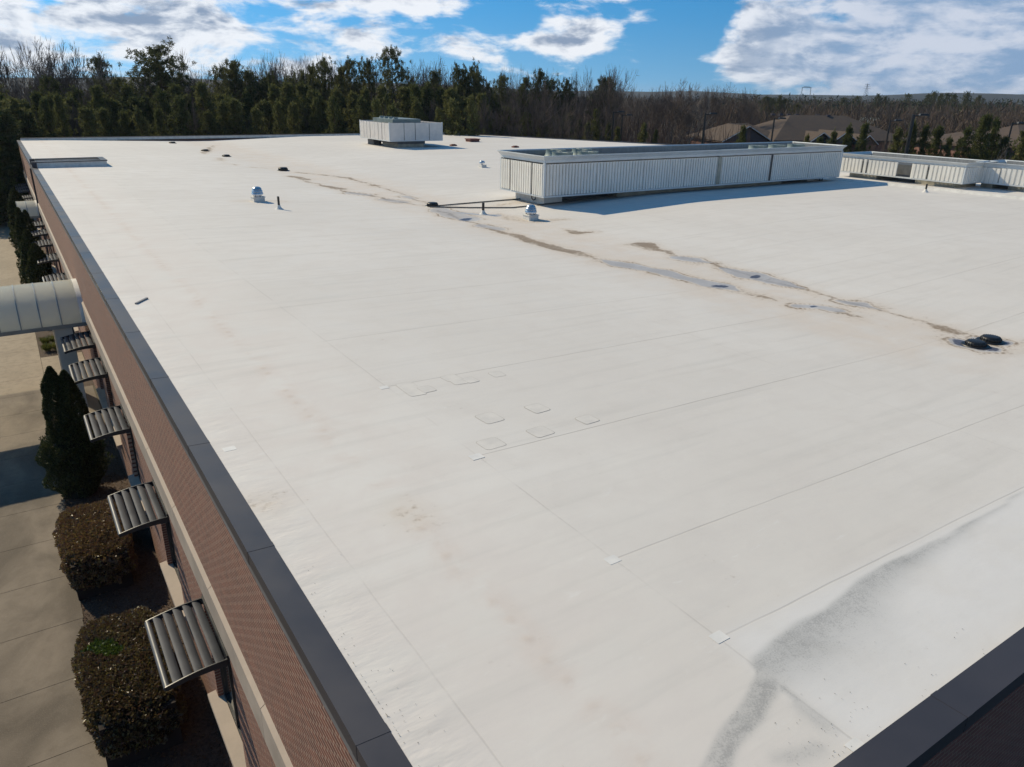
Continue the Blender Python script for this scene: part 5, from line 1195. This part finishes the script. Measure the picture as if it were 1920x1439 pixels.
for px, wpx, ztop, dD in [(1411, 84, 44, -8), (1554, 44, 52, -3), (1598, 48, 50, -3), (1642, 30, 54, -2)]:
    cg = at_dist(px, Dh+dD)[:2]; gable(t, cg, d, n_, wpx/F*Dh, 9 if dD > -5 else 7, zE, 12.3-ztop/F*Dh, M['shingle'], M['hsiding'])
    wbox(t, cg+n_*1.6, d, n_, wpx/F*Dh*.94, 3.0, zE-.32, M['hbrick'])
rp = MB()
for px, v in [(1455, 0), (1470, 0), (1485, 0), (1500, 0), (1540, 0), (1560, 0)]:
    q = at_dist(px, Dh+10)[:2]; rp.box(q[0]-.5, q[0]+.5, q[1]-.2, q[1]+.2, zR1-.25, zR1+.12)
obj('ridge_vent', rp, M['hsiding'], t)
hwin(t, c3, d, n_, [-5, -3, 3.5, 5], .9, 2.9, -6.02); hwin(t, c2, d, n_, [-9, -6, -1, 4, 9], .9, 2.9, -8.52)
Dh2 = 128; zE2 = 12.3 - 60/F*Dh2; c = at_dist(1868, Dh2)[:2]
t = thing('brick_house', 'second brown-roofed brick house at the right edge, behind pointed pines', 'house', (c[0], c[1], 0))
cA = at_dist(1846, Dh2)[:2]; wbox(t, cA, d, n_, 116/F*Dh2, 11, zE2-.3, M['hbrick']); m_ = MB(); hip(m_, cA, d, n_, 116/F*Dh2, 11, zE2, 12.3-44/F*Dh2, 4.4); obj('roof', m_, M['shingle'], t)
cB = at_dist(1960, Dh2+6)[:2]; wbox(t, cB, d, n_, 200/F*Dh2, 14, zE2-.3, M['hbrick']); m_ = MB(); hip(m_, cB, d, n_, 200/F*Dh2, 14, zE2+.004, 12.3-34/F*Dh2, 6.5); obj('roof', m_, M['shingle'], t)
hwin(t, cA, d, n_, [-3.2, 0, 3], .9, 2.9, -5.52)
P = at_dist(1640, 260); t = thing('white_house', 'tiny pale house far off in the brown wood, above the first house', 'house', (P[0], P[1], 0))
m_ = MB(); m_.box(P[0]-2.6, P[0]+2.6, P[1]-2.5, P[1]+2.5, 0, 5.2); obj('wall', m_, M['hwhite'], t)
m_ = MB(); m_.prism([(P[0]-3, 5.202), (P[0]+3, 5.202), (P[0], 7.0)], 'y', P[1]-2.9, P[1]+2.9); obj('roof', m_, M['unit'], t)
# transmission towers on the far ridge
def pylon(px, top, D, label, kind):
    P = at_dist(px, D); H = float(at_dist(px, D, top)[2]); t = thing('transmission_tower', label, 'pylon', (P[0], P[1], 0), 'lattice towers on the horizon')
    r = .42*D/1400; m_ = MB(); dx = Vector((MB3[0, 0], MB3[1, 0], 0)).normalized(); o = Vector((P[0], P[1], 0)); dy = Vector((-dx.y, dx.x, 0))
    if kind == 'gate':
        hw = 7.5*D/1400
        for s_ in (-1, 1):
            for e_ in (-.8, .8): m_.tube([o+dx*(s_*hw*1.15+e_), o+dx*(s_*hw*.9+e_*.6)+Vector((0, 0, H*.93)), o+dx*(s_*hw*.55)+Vector((0, 0, H))], r*.7, 4)
            for k in range(8): z0, z1 = H*.93*k/8, H*.93*(k+1)/8; m_.tube([o+dx*(s_*hw*(1.15-.03*k)-.8)+Vector((0, 0, z0)), o+dx*(s_*hw*(1.15-.03*k)+.8)+Vector((0, 0, z1))], r*.4, 3)
        obj('legs', m_, M['pylon'], t, False, False); m_ = MB()
        m_.tube([o-dx*hw*1.05+Vector((0, 0, H*.96)), o+dx*hw*1.05+Vector((0, 0, H*.96))], r, 4); m_.tube([o-dx*hw*.6+Vector((0, 0, H)), o+dx*hw*.6+Vector((0, 0, H))], r*.8, 4); obj('crossarm', m_, M['pylon'], t, False, False)
    else:
        bw = 5.0*D/1400
        for sx in (-1, 1):
            for sy in (-1, 1): m_.tube([o+dx*sx*bw+dy*sy*bw, o+dx*sx*bw*.25+dy*sy*bw*.25+Vector((0, 0, H*.75)), o+Vector((0, 0, H))], r*.55, 4)
        for k in range(9):
            z0, z1 = H*.75*k/9, H*.75*(k+1)/9; w0 = bw*(1-.75*k/9); w1 = bw*(1-.75*(k+1)/9)
            m_.tube([o-dx*w0+Vector((0, 0, z0)), o+dx*w1+Vector((0, 0, z1))], r*.4, 3); m_.tube([o+dx*w0+Vector((0, 0, z0)), o-dx*w1+Vector((0, 0, z1))], r*.4, 3)
        obj('legs', m_, M['pylon'], t, False, False); m_ = MB()
        for u, hw in ((.78, 5.5), (.87, 5.0), (.95, 4.0)): m_.tube([o-dx*hw*D/1400+Vector((0, 0, H*u)), o+dx*hw*D/1400+Vector((0, 0, H*u))], r*.6, 4)
        obj('crossarm', m_, M['pylon'], t, False, False)
pylon(1511.5, 163, 1500, 'gate-shaped lattice tower on the horizon above the long brown roof', 'gate'); pylon(1624.5, 156.5, 1500, 'slender lattice tower with short crossarms on the horizon', 'mast')

# ---- the air itself: pale even haze round the whole scene
hz = MB(); hz.box(-3700, 3700, -450, 3700, -4, 48)
hm = bpy.data.materials.new('haze_air'); hm.use_nodes = True; hm.node_tree.nodes.clear(); ht = NT(hm.node_tree)
hp = ht.n('ShaderNodeVolumePrincipled'); hp.inputs['Color'].default_value = (.72, .84, 1, 1); hp.inputs['Density'].default_value = .00009; hp.inputs['Anisotropy'].default_value = .2
ho = ht.n('ShaderNodeOutputMaterial'); ht.t.links.new(hp.outputs[0], ho.inputs['Volume'])
tag(obj('haze', hz, hm), 'thin blue haze over the distance', 'haze', kind='stuff')
